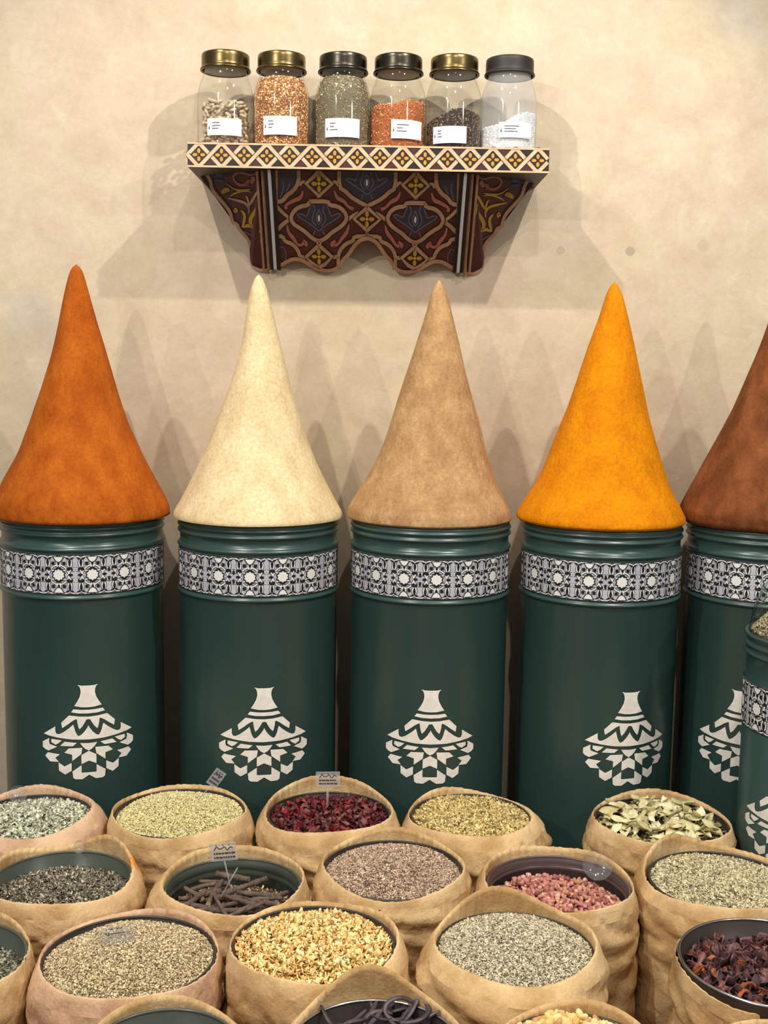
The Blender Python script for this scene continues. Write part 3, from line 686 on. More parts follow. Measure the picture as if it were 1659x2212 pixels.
def cyl_grains(name, loc, R, h, topfn, n, kind, size, cols, tl=.6, basecol=(90, 80, 60)):
    th = np.arange(64)*2*pi/64; ry = np.array([.002, .01]); rows = []
    zs = np.linspace(0, 1, 12)
    x = R*np.cos(th); y = R*np.sin(th); tp = topfn(x, y)
    RZ = lambda z: np.minimum(R, np.interp(z, [0, .006, .125, .150, .170, .185], [.060, R, R, R-.005, R-.013, R-.018]))
    zg = zs[:, None]*tp[None]; kz = RZ(zg)/R
    side = np.stack([x[None]*.985*kz, y[None]*.985*kz, zg], -1)
    cap = []
    for k in np.linspace(.85, .02, 8): kt = RZ(tp)/R; xx, yy = x*k*kt, y*k*kt; cap.append(np.stack([xx, yy, topfn(xx, yy)], -1))
    bv = np.concatenate([side, np.array(cap)]).reshape(-1, 3); q = gridfaces(20, 64); bf = np.vstack([q[:, [0, 1, 2]], q[:, [0, 2, 3]]])
    m = int(n*.62); a = rng.uniform(pi*.92, 2.08*pi, m); t = topfn(R*np.cos(a), R*np.sin(a)); zz = rng.uniform(0.0, 1, m)*t
    rr = RZ(zz)*rng.uniform(.955, .98, m); P1 = np.stack([rr*np.cos(a), rr*np.sin(a), zz+.001], 1)
    fr = np.zeros((n, 3, 3)); er = np.stack([np.cos(a), np.sin(a), 0*a], 1); et = np.stack([-np.sin(a), np.cos(a), 0*a], 1)
    fr[:m, :, 0] = et; fr[:m, :, 1] = np.array([0, 0, 1.]); fr[:m, :, 2] = er
    k = n-m; r2 = float(RZ(np.array(topfn(0., 0.))))*.93*np.sqrt(rng.uniform(0, 1, k)); a2 = rng.uniform(0, 2*pi, k); x2, y2 = r2*np.cos(a2), r2*np.sin(a2)
    P2 = np.stack([x2, y2, topfn(x2, y2)+rng.uniform(-.001, .002, k)], 1); fr[m:] = np.eye(3)
    me = grain_mesh(name, np.vstack([P1, P2]), kind, size, cols, tl, (bv, bf, basecol), fr)
    return link(name, me, GR, None, loc, smooth=False)
def stamp(P, x, y, w_, h_):
    """a line of tiny print: word by word"""
    r = np.random.default_rng(int(abs(x*9e4+y*7e4)) % 9999); c = x
    while c < x+w_:
        l = h_*r.uniform(.35, .6); P.poly([(c, y), (c+l, y), (c+l, y+h_*r.uniform(.6, 1)), (c, y+h_*.8)], 'ink', 2); c += l+h_*.14
jprint = [(.018, .020, .016), (.010, .013, .008), (.014, .010, .018), (.028, .014, .022), (.010, .008, .011), (.036, .028, .032)]
for i, (px, lidm, lab, txt) in enumerate(JARS):
    cx = float(ony(px, 230, JY)[0]); j = empty('glass_jar', (cx, JY, JZ)); tag(j, txt, 'jar', 'glass storage jars along the shelf')
    link('jar_body', lathe('jar_body', jprof(), 64, cap0=True), GLASS if i < 5 else glass('salt_dusted_glass', (.93, .94, .94), milk=.16), j)
    zl_ = .197
    lp = [(.001, zl_+.038), (.050, zl_+.038), (.0575, zl_+.036), (.0595, zl_+.032), (.0595, zl_+.006), (.0605, zl_+.003), (.063, zl_+.0), (.063, zl_-.004), (.0605, zl_-.005), (.057, zl_-.004), (.057, zl_+.01)]
    link('lid', lathe('lid', smoothpts(lp, 1), 64, cap0=True), lidm, j)
    link('lid_liner', lathe('lid_liner', [(.001, .193), (.053, .193), (.0535, .1945), (.053, .196), (.001, .196)], 48), mat('grey_seal', (150, 150, 138), .5), j)
    x0, x1, y0, y1 = lab; d = dist((cx, JY-JR, JZ)); k = d/FPX
    u0_, u1_ = (x0-px)*k, (x1-px)*k; zt_ = ony(px, y0, JY-JR)[2]-JZ; zb_ = max(.004, ony(px, y1, JY-JR)[2]-JZ)
    P = Paint(); an = lambda u: math.asin(max(-.97, min(.97, u/JR)))*JR
    A0, A1 = an(u0_), an(u1_)
    P.poly([(A0, zb_), (A1, zb_), (A1, zt_), (A0, zt_)], 'pap', 0); P.poly([(A0, zb_), (A1, zb_), (A1, zb_+.005), (A0, zb_+.005)], 'grey', 1)
    hh = zt_-zb_; bx = A0+.006; by = zb_+hh*.44
    P.poly([(bx-.0018, by-.003), (bx+.0018, by-.003), (bx+.0004, by+.006), (bx-.0004, by+.006)], 'ink', 2)
    for q, ww in enumerate(jprint[i]): stamp(P, A0+.014, zb_+hh*(.70-.17*q), ww, .0032)
    P.build('paper_label', {'pap': PAPER, 'grey': GREY, 'ink': INK}, lambda u, v, l: ((JR+.0012+.0002*l)*math.cos(-pi/2+u/JR), (JR+.0012+.0002*l)*math.sin(-pi/2+u/JR), v), j, slice_dx=.004)
    lc = (cx, JY, JZ+.004); Ri = JR-.004
    if i == 1: tag(cyl_grains('golden_seeds', lc, Ri, 0, lambda x, y: .168+0*x, 6500, 'seed', (.0052, .0034, .0032), [(206, 158, 108), (228, 190, 140), (176, 118, 74), (120, 70, 40, .5)], basecol=(136, 92, 58)), 'golden brown seeds filling the second jar from the left', 'seeds', kind='stuff')
    if i == 2: tag(cyl_grains('dried_herb', lc, Ri, 0, lambda x, y: .172+0*x, 6500, 'chip', (.0055, .003, .002), [(158, 146, 118), (184, 172, 142), (128, 116, 90), (204, 192, 166, .4)], basecol=(112, 102, 80)), 'grey green dried herb inside the third jar', 'dried herb', kind='stuff')
    if i == 3: tag(cyl_grains('orange_flakes', lc, Ri, 0, lambda x, y: .110+.14*x+.003*np.sin(90*x), 3000, 'chip', (.007, .004, .002), [(214, 140, 86), (230, 164, 112), (190, 108, 60), (232, 184, 144, .5)], basecol=(166, 96, 54)), 'orange flakes sloping inside the fourth jar', 'dried flakes', kind='stuff')
    if i == 4: tag(cyl_grains('dark_seeds', lc, Ri, 0, lambda x, y: .096-.40*np.maximum(0, -x-.005)-.9*x*x+.002*np.sin(80*x), 3000, 'seed', (.005, .003, .0025), [(104, 88, 72), (130, 112, 94), (78, 64, 52)], basecol=(52, 42, 34)), 'dark brown seeds heaped inside the fifth jar', 'seeds', kind='stuff')
    if i == 5: tag(cyl_grains('white_crystals', lc, Ri, 0, lambda x, y: .076+.017*np.tanh(x*40)+0*y, 2600, 'seed', (.0045, .0035, .003), [(232, 234, 238), (214, 216, 222), (245, 245, 248)], basecol=(214, 216, 222)), 'white crystals sloping up to the right inside the black lidded jar', 'crystals', kind='stuff')
    if i == 0: jar0 = (cx, JY, JZ)

# ------------------------------------------------------------------ countable dried goods: one of each kind, then copies
def pistachio_mesh():
    n, s = 9, 12; v = []
    for a in np.linspace(.02, pi-.02, n):
        for t in np.arange(s)*2*pi/s:
            rr = math.sin(a)**.8; g = .88 if abs((t+pi) % (2*pi)-pi) < .4 else 1
            v.append((.0095*math.cos(a)*(1 if True else 0), .0058*rr*math.sin(t), .0056*rr*math.cos(t)*g))
    return mesh('pistachio', v, [tuple(q) for q in gridfaces(n, s)])
def leaf_mesh(name, L_, W_, curl, seed, n=9, m=5, th=.0005):
    r = np.random.default_rng(seed); v = []; fs = []
    c1, c2 = r.uniform(-1, 1, 2)
    for i in range(n):
        t = i/(n-1); wd = W_*math.sin(pi*min(1, t*.97+.015))**.8*(1+.08*r.normal())
        for j in range(m):
            s = (j/(m-1)-.5)*2; x = (t-.5)*L_; y = s*wd/2
            z = curl*L_*((t-.5)**2*c1*1.6+.5*s*s*(wd/W_)*.5+.12*math.sin(7*t+c2*5+2*s))
            v.append((x, y, z))
    g = [tuple(q) for q in gridfaces(n, m, False)]; k = len(v)
    v += [(x, y, z-th) for x, y, z in v]; g2 = [tuple(a+k for a in q[::-1]) for q in g]
    rim = [i*m for i in range(n)]; rim2 = [i*m+m-1 for i in range(n)]
    sd = [(a, b_, b_+k, a+k) for a, b_ in zip(rim[:-1], rim[1:])]+[(b_, a, a+k, b_+k) for a, b_ in zip(rim2[:-1], rim2[1:])]
    return mesh(name, v, g+g2+sd)
def blob_mesh(name, size, seed, lob=0.12):
    bm = bmesh.new(); bmesh.ops.create_icosphere(bm, subdivisions=2, radius=1)
    r = np.random.default_rng(seed); ph = r.uniform(0, 6, 6)
    for v in bm.verts:
        p = v.co.copy(); k = 1+lob*(math.sin(3*p.x+ph[0])+math.sin(4*p.y+ph[1])+math.sin(3.5*p.z+ph[2]))
        v.co = Vector((p.x*size[0]*k/2, p.y*size[1]*k/2, p.z*size[2]*k/2))
    me = bpy.data.meshes.new(name); bm.to_mesh(me); bm.free(); return me
def scatter(name, metas, mats_, c, R_, n, mound, tilt, seed, amp, lift, label, cat, group, tl=.5, edge=.93, sz=(.8, 1.25), minr=0, flat=None):
    """copies of a few mesh shapes laid over a heap surface, evenly spaced"""
    R = R_*.972; objs = []; r = np.random.default_rng(seed+77); pts = []
    for k in range(n):
        best = None; bd = -1
        for _ in range(6):
            rr = R*edge*math.sqrt(r.uniform(minr, 1)); a = r.uniform(0, 2*pi); q = (rr*math.cos(a), rr*math.sin(a))
            d = min([math.hypot(q[0]-p[0], q[1]-p[1]) for p in pts[-260:]], default=1)
            if d > bd: bd = d; best = q
        pts.append(best)
    protos = []
    for me, m in zip(metas, mats_): 
        me.materials.append(m); me.polygons.foreach_set('use_smooth', np.ones(len(me.polygons), bool)); protos.append(me)
    first = None
    for k, (x, y) in enumerate(pts):
        me = protos[k % len(protos)]
        if first is None: o = bpy.data.objects.new(name, me); first = o
        else: o = first.copy(); o.data = me
        C.objects.link(o)
        z = float(heap_h(np.array(x), np.array(y), R, mound, tilt, seed, amp))+r.uniform(.1, 1)*lift
        o.location = (c[0]+x, c[1]+y, c[2]+z); o.rotation_euler = (r.normal(0, tl), r.normal(0, tl), r.uniform(0, 2*pi)); s = r.uniform(*sz); o.scale = (s, s, s)
        tag(o, label, cat, group)
    return pts
PIS = mat('pistachio_shell', (206, 190, 164), .5, col2=(176, 154, 124), scale=120)
me = pistachio_mesh(); me.materials.append(PIS); me.polygons.foreach_set('use_smooth', np.ones(len(me.polygons), bool)); first = None
r = np.random.default_rng(5)
for lev in range(11):
    nk = 13
    for k in range(nk):
        if lev == 10 and k % 2: continue
        if first is None: o = bpy.data.objects.new('pistachio', me); first = o
        else: o = first.copy()
        C.objects.link(o); a = 2*pi*k/nk+lev*.35+r.uniform(-.15, .15); rr = .054+r.uniform(-.006, .002)
        o.location = (jar0[0]+rr*math.cos(a), jar0[1]+rr*math.sin(a), jar0[2]+.013+lev*.0098+r.uniform(-.002, .002))
        o.rotation_euler = (r.uniform(0, 6), r.uniform(-.9, .9), a+pi/2+r.uniform(-.7, .7)); o.scale = (1.0, .86, .86)
        tag(o, 'pale whole pistachio in its shell inside the leftmost jar', 'pistachio', 'pistachios in the leftmost jar')
for k in range(22):
    o = first.copy(); C.objects.link(o); rr = .042*math.sqrt(r.uniform(0, 1)); a = r.uniform(0, 6.28)
    o.location = (jar0[0]+rr*math.cos(a), jar0[1]+rr*math.sin(a), jar0[2]+.112+r.uniform(-.006, .008)); o.rotation_euler = (r.uniform(0, 6), r.uniform(-.5, .5), a)

# ================================================================== SACKS
CANV = mat('canvas_cloth', (184, 148, 100), .9, ramp=(.38, .62), col2=(224, 194, 146), scale=11, bump=.35, bscale=170, spec=.1, detail=8, speck=.16)
CANVP = mat('pinkish_canvas_cloth', (190, 152, 122), .9, ramp=(.38, .62), col2=(224, 190, 156), scale=11, bump=.35, bscale=170, spec=.1, detail=8, speck=.16)
TIN = mat('dark_green_tin', (66, 74, 66), .32, col2=(76, 84, 74), scale=6, spec=.6)
TINB = mat('dark_brown_tin', (44, 38, 36), .42, col2=(58, 48, 44), scale=6, spec=.5)
STEEL = mat('bright_steel', (190, 190, 195), .22, 1)
SPX = [(70, 1752, 161), (391, 1750, 159), (709, 1748, 157), (1027, 1757, 159), (1427, 1767, 161), (140, 1888, 172), (493, 1898, 178), (849, 1868, 173), (1203, 1898, 180), (1547, 1893, 180),
       (-132, 2068, 206), (272, 2060, 211), (686, 2032, 202), (1110, 2038, 205), (1662, 2088, 204), (352, 2262, 222), (805, 2246, 236), (1250, 2268, 222), (1705, 2298, 222), (-150, 2345, 222)]
ZR = {9-1: .49, 14-1: .522, 16-1: .53, 17-1: .53, 18-1: .53, 13-1: .512}
NEAR = []
for k_, (a_, b2, h_) in enumerate(SPX):
    q = onz(a_, b2, ZR.get(k_, ZS)); NEAR.append((q[0], q[1], h_*dist(q)/FPX, 0))
for t_ in cans: NEAR.append((t_.location.x, YC, R0+.004, 1))
def outline_limit(c, R, th, shrink=.001):
    """how far a soft sack can bulge before it presses on its neighbours"""
    lim = np.full(len(th), 9.)
    for (x, y, r, hard) in NEAR:
        D = math.hypot(x-c[0], y-c[1])
        if D < .02 or D > .5: continue
        h = D-r if hard else D*R/(R+r); ph = math.atan2(y-c[1], x-c[0]); cs = np.cos(th-ph)
        if h < R*1.02: lim = np.minimum(lim, np.where(cs > .2, (h-shrink)/np.maximum(cs, .2), 9.))
    return lim
def sack(px, py, hw, il, ir, lifts, label, m=CANV, inner=None, fold=1.0, seed=1, zr=ZS, height=None, am=.012, dy=0):
    """cloth sack: il, ir are the left and right ends of its opening; lifts raise the hem (metres, degrees, width)"""
    c = onz(px, py, zr); d = dist(c); R = hw*d/FPX; ri = (ir-il)/2*d/FPX; ix = ((il+ir)/2-px)*d/FPX
    iy = -(R-ri)*.10+dy
    t = empty('cloth_sack', (c[0], c[1], 0))
    seg = 220; th = np.arange(seg)*2*pi/seg; rg = np.random.default_rng(seed+500)
    lift = np.zeros(seg)
    for a, ang, wd in lifts:
        dt = (th-math.radians(ang)+pi) % (2*pi)-pi; lift += a*np.exp(-(dt/math.radians(wd))**2)
    # profile: u 0 = opening edge, 1 = outside; z below the crest; lw = how much it follows the raised hem
    pf = [(0.02, -.17, 0), (0.0, -.10, .1), (0.0, -.05, .5), (0.0, -.02, 1), (-.01, -.006, 1), (-.01, .0005, 1), (.03, .005, 1), (.09, .006, 1), (.14, .002, 1), (.18, -.004, 1), (.32, -.007, .95), (.5, -.013, .85), (.65, -.020, .75), (.8, -.030, .6), (.92, -.041, .45),
          (1.0, -.056, .3), (1.01, -.066, .15), (.985, -.074, .1), (.93, -.082, .05), (.87, -.088, 0), (.86, -.096, 0), (.90, -.11, 0), (.93, -.14, 0), (.93, -.18, 0), (.93, -.23, 0), (.92, -.29, 0), (.93, -.36, 0), (.94, -.42, 0), (.93, -.47, 0), (.88, -.498, 0)]
    pf = np.array(pf); ln = np.concatenate([[0], np.cumsum(np.hypot(np.diff(pf[:, 0])*.04, np.diff(pf[:, 1])))]); tt = np.linspace(0, 1, 88)
    tt = np.interp(tt, [0, .25, .75, 1], [0, .36, .72, 1])*ln[-1]; pf = np.stack([np.interp(tt, ln, pf[:, k]) for k in range(3)], 1)
    from_u = pf[:, 0][:, None]; zz = pf[:, 1][:, None]*np.ones(seg); lw = pf[:, 2][:, None]
    sr_i = shape_r(th, seed, am); sr_o = shape_r(th, seed+9, .012)
    xi = ix+ri*sr_i*np.cos(th); yi = iy+ri*sr_i*np.sin(th); ro = np.minimum(R*sr_o, outline_limit(c, R, th)); ro = sum(np.roll(ro, k) for k in range(-4, 5))/9; xo = ro*np.cos(th); yo = ro*np.sin(th)
    ki = np.minimum(1, (ro-(.010 if am else .0035))/np.hypot(xi, yi)); xi = xi*ki; yi = yi*ki
    x = xi*(1-from_u)+xo*from_u; y = yi*(1-from_u)+yo*from_u
    # wrinkles
    W = np.zeros_like(x); Z = pf[:, 1][:, None]; outer = (np.arange(len(pf)) > int(np.argmax(pf[:, 1])))[:, None]*(pf[:, 0][:, None] > .25); cuff = np.exp(-((Z+.06)/.03)**2)*outer
    for _ in range(7):
        k = rg.integers(2, 9); q = rg.uniform(40, 170); W += rg.normal(0, 1)*np.sin(k*th+q*Z+rg.uniform(0, 6))*cuff*.0014
    body = (Z < -.085)*1.0
    body = body*outer; mask = np.exp(-((Z+.05)/.035)**2)*outer+body*.45
    for _ in range(11):          # creases pressed into the cloth
        k = rg.integers(1, 7); q = rg.uniform(25, 85)*rg.choice([-1, 1]); e = rg.uniform(0, 6)
        g = np.clip(np.sin(rg.integers(1, 4)*th+rg.uniform(0, 6)+12*Z), 0, 1)
        W -= .0055*g*(1-np.abs(np.sin(k*th+q*Z+e+.3*np.sin(5*th+e))))**10*mask
    for _ in range(9):
        k = rg.integers(1, 7); q = rg.uniform(30, 120)*rg.choice([-1, 1]); W += rg.normal(0, 1)*np.sin(k*th+q*Z+rg.uniform(0, 6))*body*.0013
    hem = np.exp(-((pf[:, 0][:, None]-.06)/.14)**2)*(Z > -.03)
    hn = .0012*np.sin(46*th+2*np.sin(3*th+seed))+.0009*np.sin(71*th+seed)+.0007*np.sin(23*th)
    hn = hn*(.25+.75/(1+np.exp(-6*np.sin(th)))); W += -hem*hn*1.2
    x += W*np.cos(th); y += W*np.sin(th)
    drop = .004*np.sin(2*th+seed)+.0035*np.sin(3*th+2*seed)
    z = zr+zz*(1 if height is None else 1)+lw*(lift+drop)+hem*hn+ .0012*np.sin(9*th+60*pf[:, 0][:, None]+seed)*cuff
    z = np.maximum(z, .001)
    v = np.stack([x, y, z], -1).reshape(-1, 3); f = [tuple(q[::-1]) for q in gridfaces(len(pf), seg)]
    ch = next(i for i in range(len(pf)) if pf[i, 1] <= -.013 and pf[i, 0] > .6)
    me = mesh('cloth', v, f[ch*seg:]+[tuple((len(pf)-1)*seg+k for k in range(seg))])
    cl = link('cloth', me, m, t)
    me2 = mesh('rolled_hem', v, f[:(ch)*seg]); link('rolled_hem', me2, m, t)
    tag(t, label, 'sack', 'cloth sacks of dried goods standing in rows')
    return dict(c=np.array([c[0]+ix, c[1]+iy, zr]), R=ri*.985, o=t, ctr=c, d=d)
def tin(S, top, mtl, label, ridges=(), ringm=None, Rf=.965, ht=.2, floor_d=.17):
    R = S['R']*Rf; z = S['c'][2]
    inner = [(R, -.0005)]
    for t in ridges: inner += [(R, top-t+.005), (R-.004, top-t), (R, top-t-.005)]
    pr = [(R+.004, top-ht), (R+.004, top-.004), (R+.0045, top), (R+.0025, top+.0025), (R, top)]
    for t in ridges: pr += [(R, top-t+.005), (R-.004, top-t), (R, top-t-.005)]
    pr += [(R, top-floor_d), (.01, top-floor_d)]
    o = empty('inner_tin', (S['c'][0], S['c'][1], z+top-ht))
    pr = [(r_, z_-(top-ht)) for r_, z_ in pr]
    link('tin_wall', lathe('tin_wall', pr, 96, cap1=True), mtl, o)
    tor = [(R+.002+.0026*math.cos(a), ht+.0026*math.sin(a)) for a in np.linspace(0, 2*pi, 9)]
    link('rolled_rim', lathe('rolled_rim', tor, 96), ringm or mtl, o)
    tag(o, label, 'tin'); return o
def stuff(o, label, cat): return tag(o, label, cat, kind='stuff')
def fill(S, dz, name, n, kind, size, cols, label, cat, mound=.008, tilt=(0, 0), seed=1, amp=.005, tl=.5, basecol=(70, 60, 46), Rf=.974):
    c = S['c'].copy(); c[2] += dz
    o = heap(name, c, S['R']*Rf, n, kind, size, cols, mound, tilt, seed, amp, tl, basecol); stuff(o, label, cat); return c

# --- back row
S1 = sack(70, 1752, 161, -60, 197, [(.012, 95, 35), (-.004, 250, 60)], 'cloth sack of pale sage flakes at the left end of the back row', CANVP, seed=1)
tin(S1, -0.012, TINB, 'dark tin lining the sack of pale sage flakes', Rf=.975)
fill(S1, -.022, 'sage_flakes', 2600, 'chip', (.012, .007, .003), [(194, 197, 172), (210, 211, 188), (164, 164, 138), (126, 124, 102, .4)], 'pale grey green flakes filling the leftmost back sack', 'dried herb', seed=1, basecol=(74, 74, 58), mound=.016)
S2 = sack(391, 1750, 159, 248, 530, [(.006, 110, 30), (.004, 60, 25)], 'cloth sack of pale green seeds between the white flakes and the red petals', seed=2)
tin(S2, -.006, TINB, 'dark tin lining the sack of pale green seeds', Rf=.975)
fill(S2, -.011, 'fennel_seeds', 11000, 'seed', (.0050, .0023, .0022), [(198, 187, 134), (212, 202, 154), (176, 164, 114), (150, 138, 94, .5)], 'pale yellow green seeds filling the second sack of the back row', 'seeds', seed=2, basecol=(138, 128, 90), mound=.018)
S3 = sack(709, 1748, 157, 577, 845, [(.030, 98, 38), (.012, 60, 25), (-.006, 200, 30)], 'cloth sack of red hibiscus petals with a clear sign', seed=3)
tin(S3, -0.012, TINB, 'dark tin lining the sack of hibiscus petals', Rf=.975)
S4 = sack(1027, 1757, 159, 886, 1146, [(.006, 120, 30)], 'cloth sack of dry yellowish herb with stems in the back row', seed=4)
tin(S4, -.006, TINB, 'dark tin lining the sack of dry yellowish herb', Rf=.975)
fill(S4, -.011, 'dried_herb', 4200, 'twig', (.010, .0022, .0022), [(186, 164, 104), (208, 188, 130), (150, 128, 78), (112, 94, 58, .6)], 'dry yellowish herb cuttings in the fourth sack of the back row', 'dried herb', seed=4, basecol=(84, 70, 42), mound=.014, amp=.009)
S5 = sack(1427, 1767, 161, 1283, 1574, [(.004, 90, 30)], 'cloth sack of bay leaves standing apart on the right', seed=5)
tin(S5, -0.012, TINB, 'dark tin lining the sack of bay leaves', Rf=.975)
# --- second row
S6 = sack(140, 1888, 172, -20, 285, [(.022, 62, 25), (.014, 150, 30)], 'cloth sack of dark herb with an orange stain on its hem', seed=6)
tin(S6, -.012, TIN, 'dark green tin inside the sack of dark herb')
fill(S6, -.040, 'dark_herb', 4200, 'chip', (.0085, .004, .0025), [(112, 104, 88), (150, 142, 122), (78, 72, 60), (184, 176, 154, .35)], 'dark grey green herb in the tin of the second row left sack', 'dried herb', seed=6, basecol=(36, 34, 28), mound=.012, tilt=(0, -.02), Rf=.95)
S7 = sack(493, 1898, 178, 356, 655, [(.014, 120, 50), (.010, 70, 30)], 'cloth sack of brown root sticks with a clear sign', seed=7, dy=-.010)
tin(S7, -.012, TIN, 'ribbed dark green tin inside the sack of root sticks', ridges=(.014, .028))
S8 = sack(849, 1868, 173, 696, 1001, [(.020, 88, 40), (-.004, 270, 60)], 'cloth sack of pinkish brown seeds in the middle of the second row', seed=8)
tin(S8, -.009, TINB, 'dark tin lining the sack of pinkish brown seeds', Rf=.975)
fill(S8, -.015, 'brown_seeds', 11000, 'seed', (.0056, .0023, .0021), [(164, 140, 118), (192, 172, 148), (132, 108, 90), (100, 80, 66, .5)], 'pinkish brown seeds filling the middle sack of the second row', 'seeds', seed=8, basecol=(112, 94, 80), mound=.018)
S9 = sack(1203, 1898, 180, 1047, 1362, [(.012, 110, 40), (.008, 50, 25)], 'cloth sack of small pink buds right of the pinkish brown seeds', seed=9, dy=-.006, zr=0.49)
tin(S9, -.012, mat('plum_grey_tin', (84, 70, 70), .3, col2=(96, 80, 78), scale=6, spec=.6), 'ribbed dark tin inside the sack of pink buds', ridges=(.012, .022))
S10 = sack(1547, 1893, 180, 1396, 1720, [(.022, 118, 32), (.004, 60, 40)], 'tall cloth sack of grey green herb right of the pink buds', seed=10)
tin(S10, -.010, TINB, 'dark tin lining the sack of grey green herb on the right', Rf=.94)
fill(S10, -.015, 'grey_green_herb', 8000, 'twig', (.0075, .0020, .0016), [(174, 164, 130), (198, 188, 154), (138, 128, 98), (104, 96, 72, .5)], 'grey green herb filling the right sack of the second row', 'dried herb', seed=10, basecol=(72, 68, 48), mound=.018, Rf=.945)
# --- third row
S11 = sack(-132, 2068, 206, -310, 56, [(.012, 60, 30)], 'cloth sack of dark seeds cut by the left photo edge', seed=11)
tin(S11, -.006, TIN, 'dark green tin inside the left edge sack')
fill(S11, -.045, 'dark_mixed_seeds', 3200, 'twig', (.009, .0028, .002), [(104, 100, 84), (140, 136, 116), (70, 68, 56)], 'dark seeds in the sack cut by the left edge', 'seeds', seed=11, basecol=(36, 34, 28), Rf=.95)
S12 = sack(272, 2060, 211, 92, 468, [(.006, 90, 50)], 'pinkish cloth sack of fine tan seeds with printed clear tag', CANVP, seed=12)
tin(S12, -.005, TINB, 'dark tin lining the sack of fine tan seeds', Rf=.975)
fill(S12, -.011, 'quinoa_seeds', 16000, 'seed', (.0035, .0027, .0024), [(170, 152, 118), (196, 180, 142), (136, 118, 90), (108, 92, 68, .5), (220, 208, 176, .2)], 'fine tan seeds filling the pinkish front sack', 'seeds', seed=12, basecol=(130, 114, 86), mound=.020, amp=.006)
S13 = sack(686, 2032, 202, 501, 856, [(.006, 100, 40), (.004, 40, 30)], 'cloth sack of golden yellow dried flakes in the third row', seed=13, zr=0.512)
tin(S13, -.006, TINB, 'dark tin lining the sack of golden yellow flakes', Rf=.975)
fill(S13, -.013, 'golden_flakes', 3600, 'chip', (.0105, .0058, .0045), [(230, 196, 130), (244, 218, 158), (206, 164, 98), (176, 124, 66, .35)], 'golden yellow flakes filling the middle sack of the third row', 'dried flakes', seed=13, basecol=(140, 100, 54), mound=.018, amp=.008, tl=.8)
S14 = sack(1110, 2038, 205, 942, 1286, [(.036, 100, 38), (.006, 20, 30), (-.004, 200, 40)], 'cloth sack of grey green seeds with a high raised back hem', seed=14, dy=.008, zr=0.522)
tin(S14, -0.014, TINB, 'dark tin lining the sack of grey green seeds', Rf=.975)
fill(S14, -.014, 'grey_green_seeds', 13000, 'seed', (.0046, .0024, .0022), [(172, 162, 136), (198, 190, 164), (138, 128, 104), (100, 92, 74, .5)], 'grey green seeds filling the right sack of the third row', 'seeds', seed=14, basecol=(116, 108, 88), mound=.018)
S15 = sack(1662, 2088, 204, 1464, 1862, [(-.004, 90, 60)], 'cloth sack around a steel rimmed tin of dark petals', seed=15, zr=ZS-.006, am=0)
# --- front row
S16 = sack(352, 2262, 222, 185, 520, [(.016, 92, 40)], 'cloth sack with an empty green tin in the front row', seed=16, zr=0.53)
tin(S16, -.004, TIN, 'empty dark green tin in the left front sack', ringm=TIN)
S17 = sack(805, 2246, 236, 620, 1005, [(.038, 94, 32), (.004, 40, 30)], 'cloth sack of black curled pods in the front row', seed=17, zr=0.53)
tin(S17, -.010, TINB, 'black tin with bright rim holding curled pods', ringm=STEEL, ridges=())
S18 = sack(1250, 2268, 222, 1075, 1432, [(.004, 90, 40)], 'cloth sack of yellow lumps in the front row', seed=18, zr=0.53)
tin(S18, -0.012, TINB, 'dark tin lining the sack of yellow lumps', Rf=.975)
S19 = sack(1705, 2298, 222, 1540, 1870, [(.006, 90, 40)], 'cloth sack at the bottom right corner, nearly cut away', seed=19)
S20 = sack(-150, 2345, 222, -320, 10, [(.006, 70, 30)], 'cloth sack at the bottom left corner, nearly cut away', seed=20)
fill(S19, -.03, 'brown_grains', 1500, 'seed', (.007, .004, .003), [(140, 118, 84), (164, 140, 100)], 'brown grains in the bottom right corner sack', 'grains', seed=19)
fill(S20, -.03, 'brown_grains', 1500, 'seed', (.007, .004, .003), [(140, 118, 84), (164, 140, 100)], 'brown grains in the bottom left corner sack', 'grains', seed=20)
# orange stain on the hem of the dark herb sack
SM = CANV.copy(); SM.name = 'canvas_with_orange_stain'; n3 = SM.node_tree; bs_ = n3.nodes['Principled BSDF']; src = bs_.inputs['Base Color'].links[0].from_socket
tc3 = n3.nodes.new('ShaderNodeTexCoord'); vm = n3.nodes.new('ShaderNodeVectorMath'); vm.operation = 'DISTANCE'; n3.links.new(tc3.outputs['Object'], vm.inputs[0])
q = onz(297, 1868, ZS-.005)-S6['ctr']; vm.inputs[1].default_value = (float(q[0]), float(q[1]), ZS-.005)
mr = n3.nodes.new('ShaderNodeMapRange'); mr.inputs[1].default_value = .012; mr.inputs[2].default_value = .034; mr.inputs[3].default_value = .75; mr.inputs[4].default_value = 0; n3.links.new(vm.outputs['Value'], mr.inputs[0])
mxx = n3.nodes.new('ShaderNodeMix'); mxx.data_type = 'RGBA'; n3.links.new(mr.outputs[0], mxx.inputs[0]); n3.links.new(src, mxx.inputs[6]); mxx.inputs[7].default_value = lin((226, 134, 20)); n3.links.new(mxx.outputs[2], bs_.inputs['Base Color'])
for ch in S6['o'].children: ch.data.materials[0] = SM

# ------------------------------------------------------------------ individually built goods
def leafset(name, L_, W_, curl, cnt, seed, **k): return [leaf_mesh(name, L_, W_, curl, seed+i, **k) for i in range(cnt)]
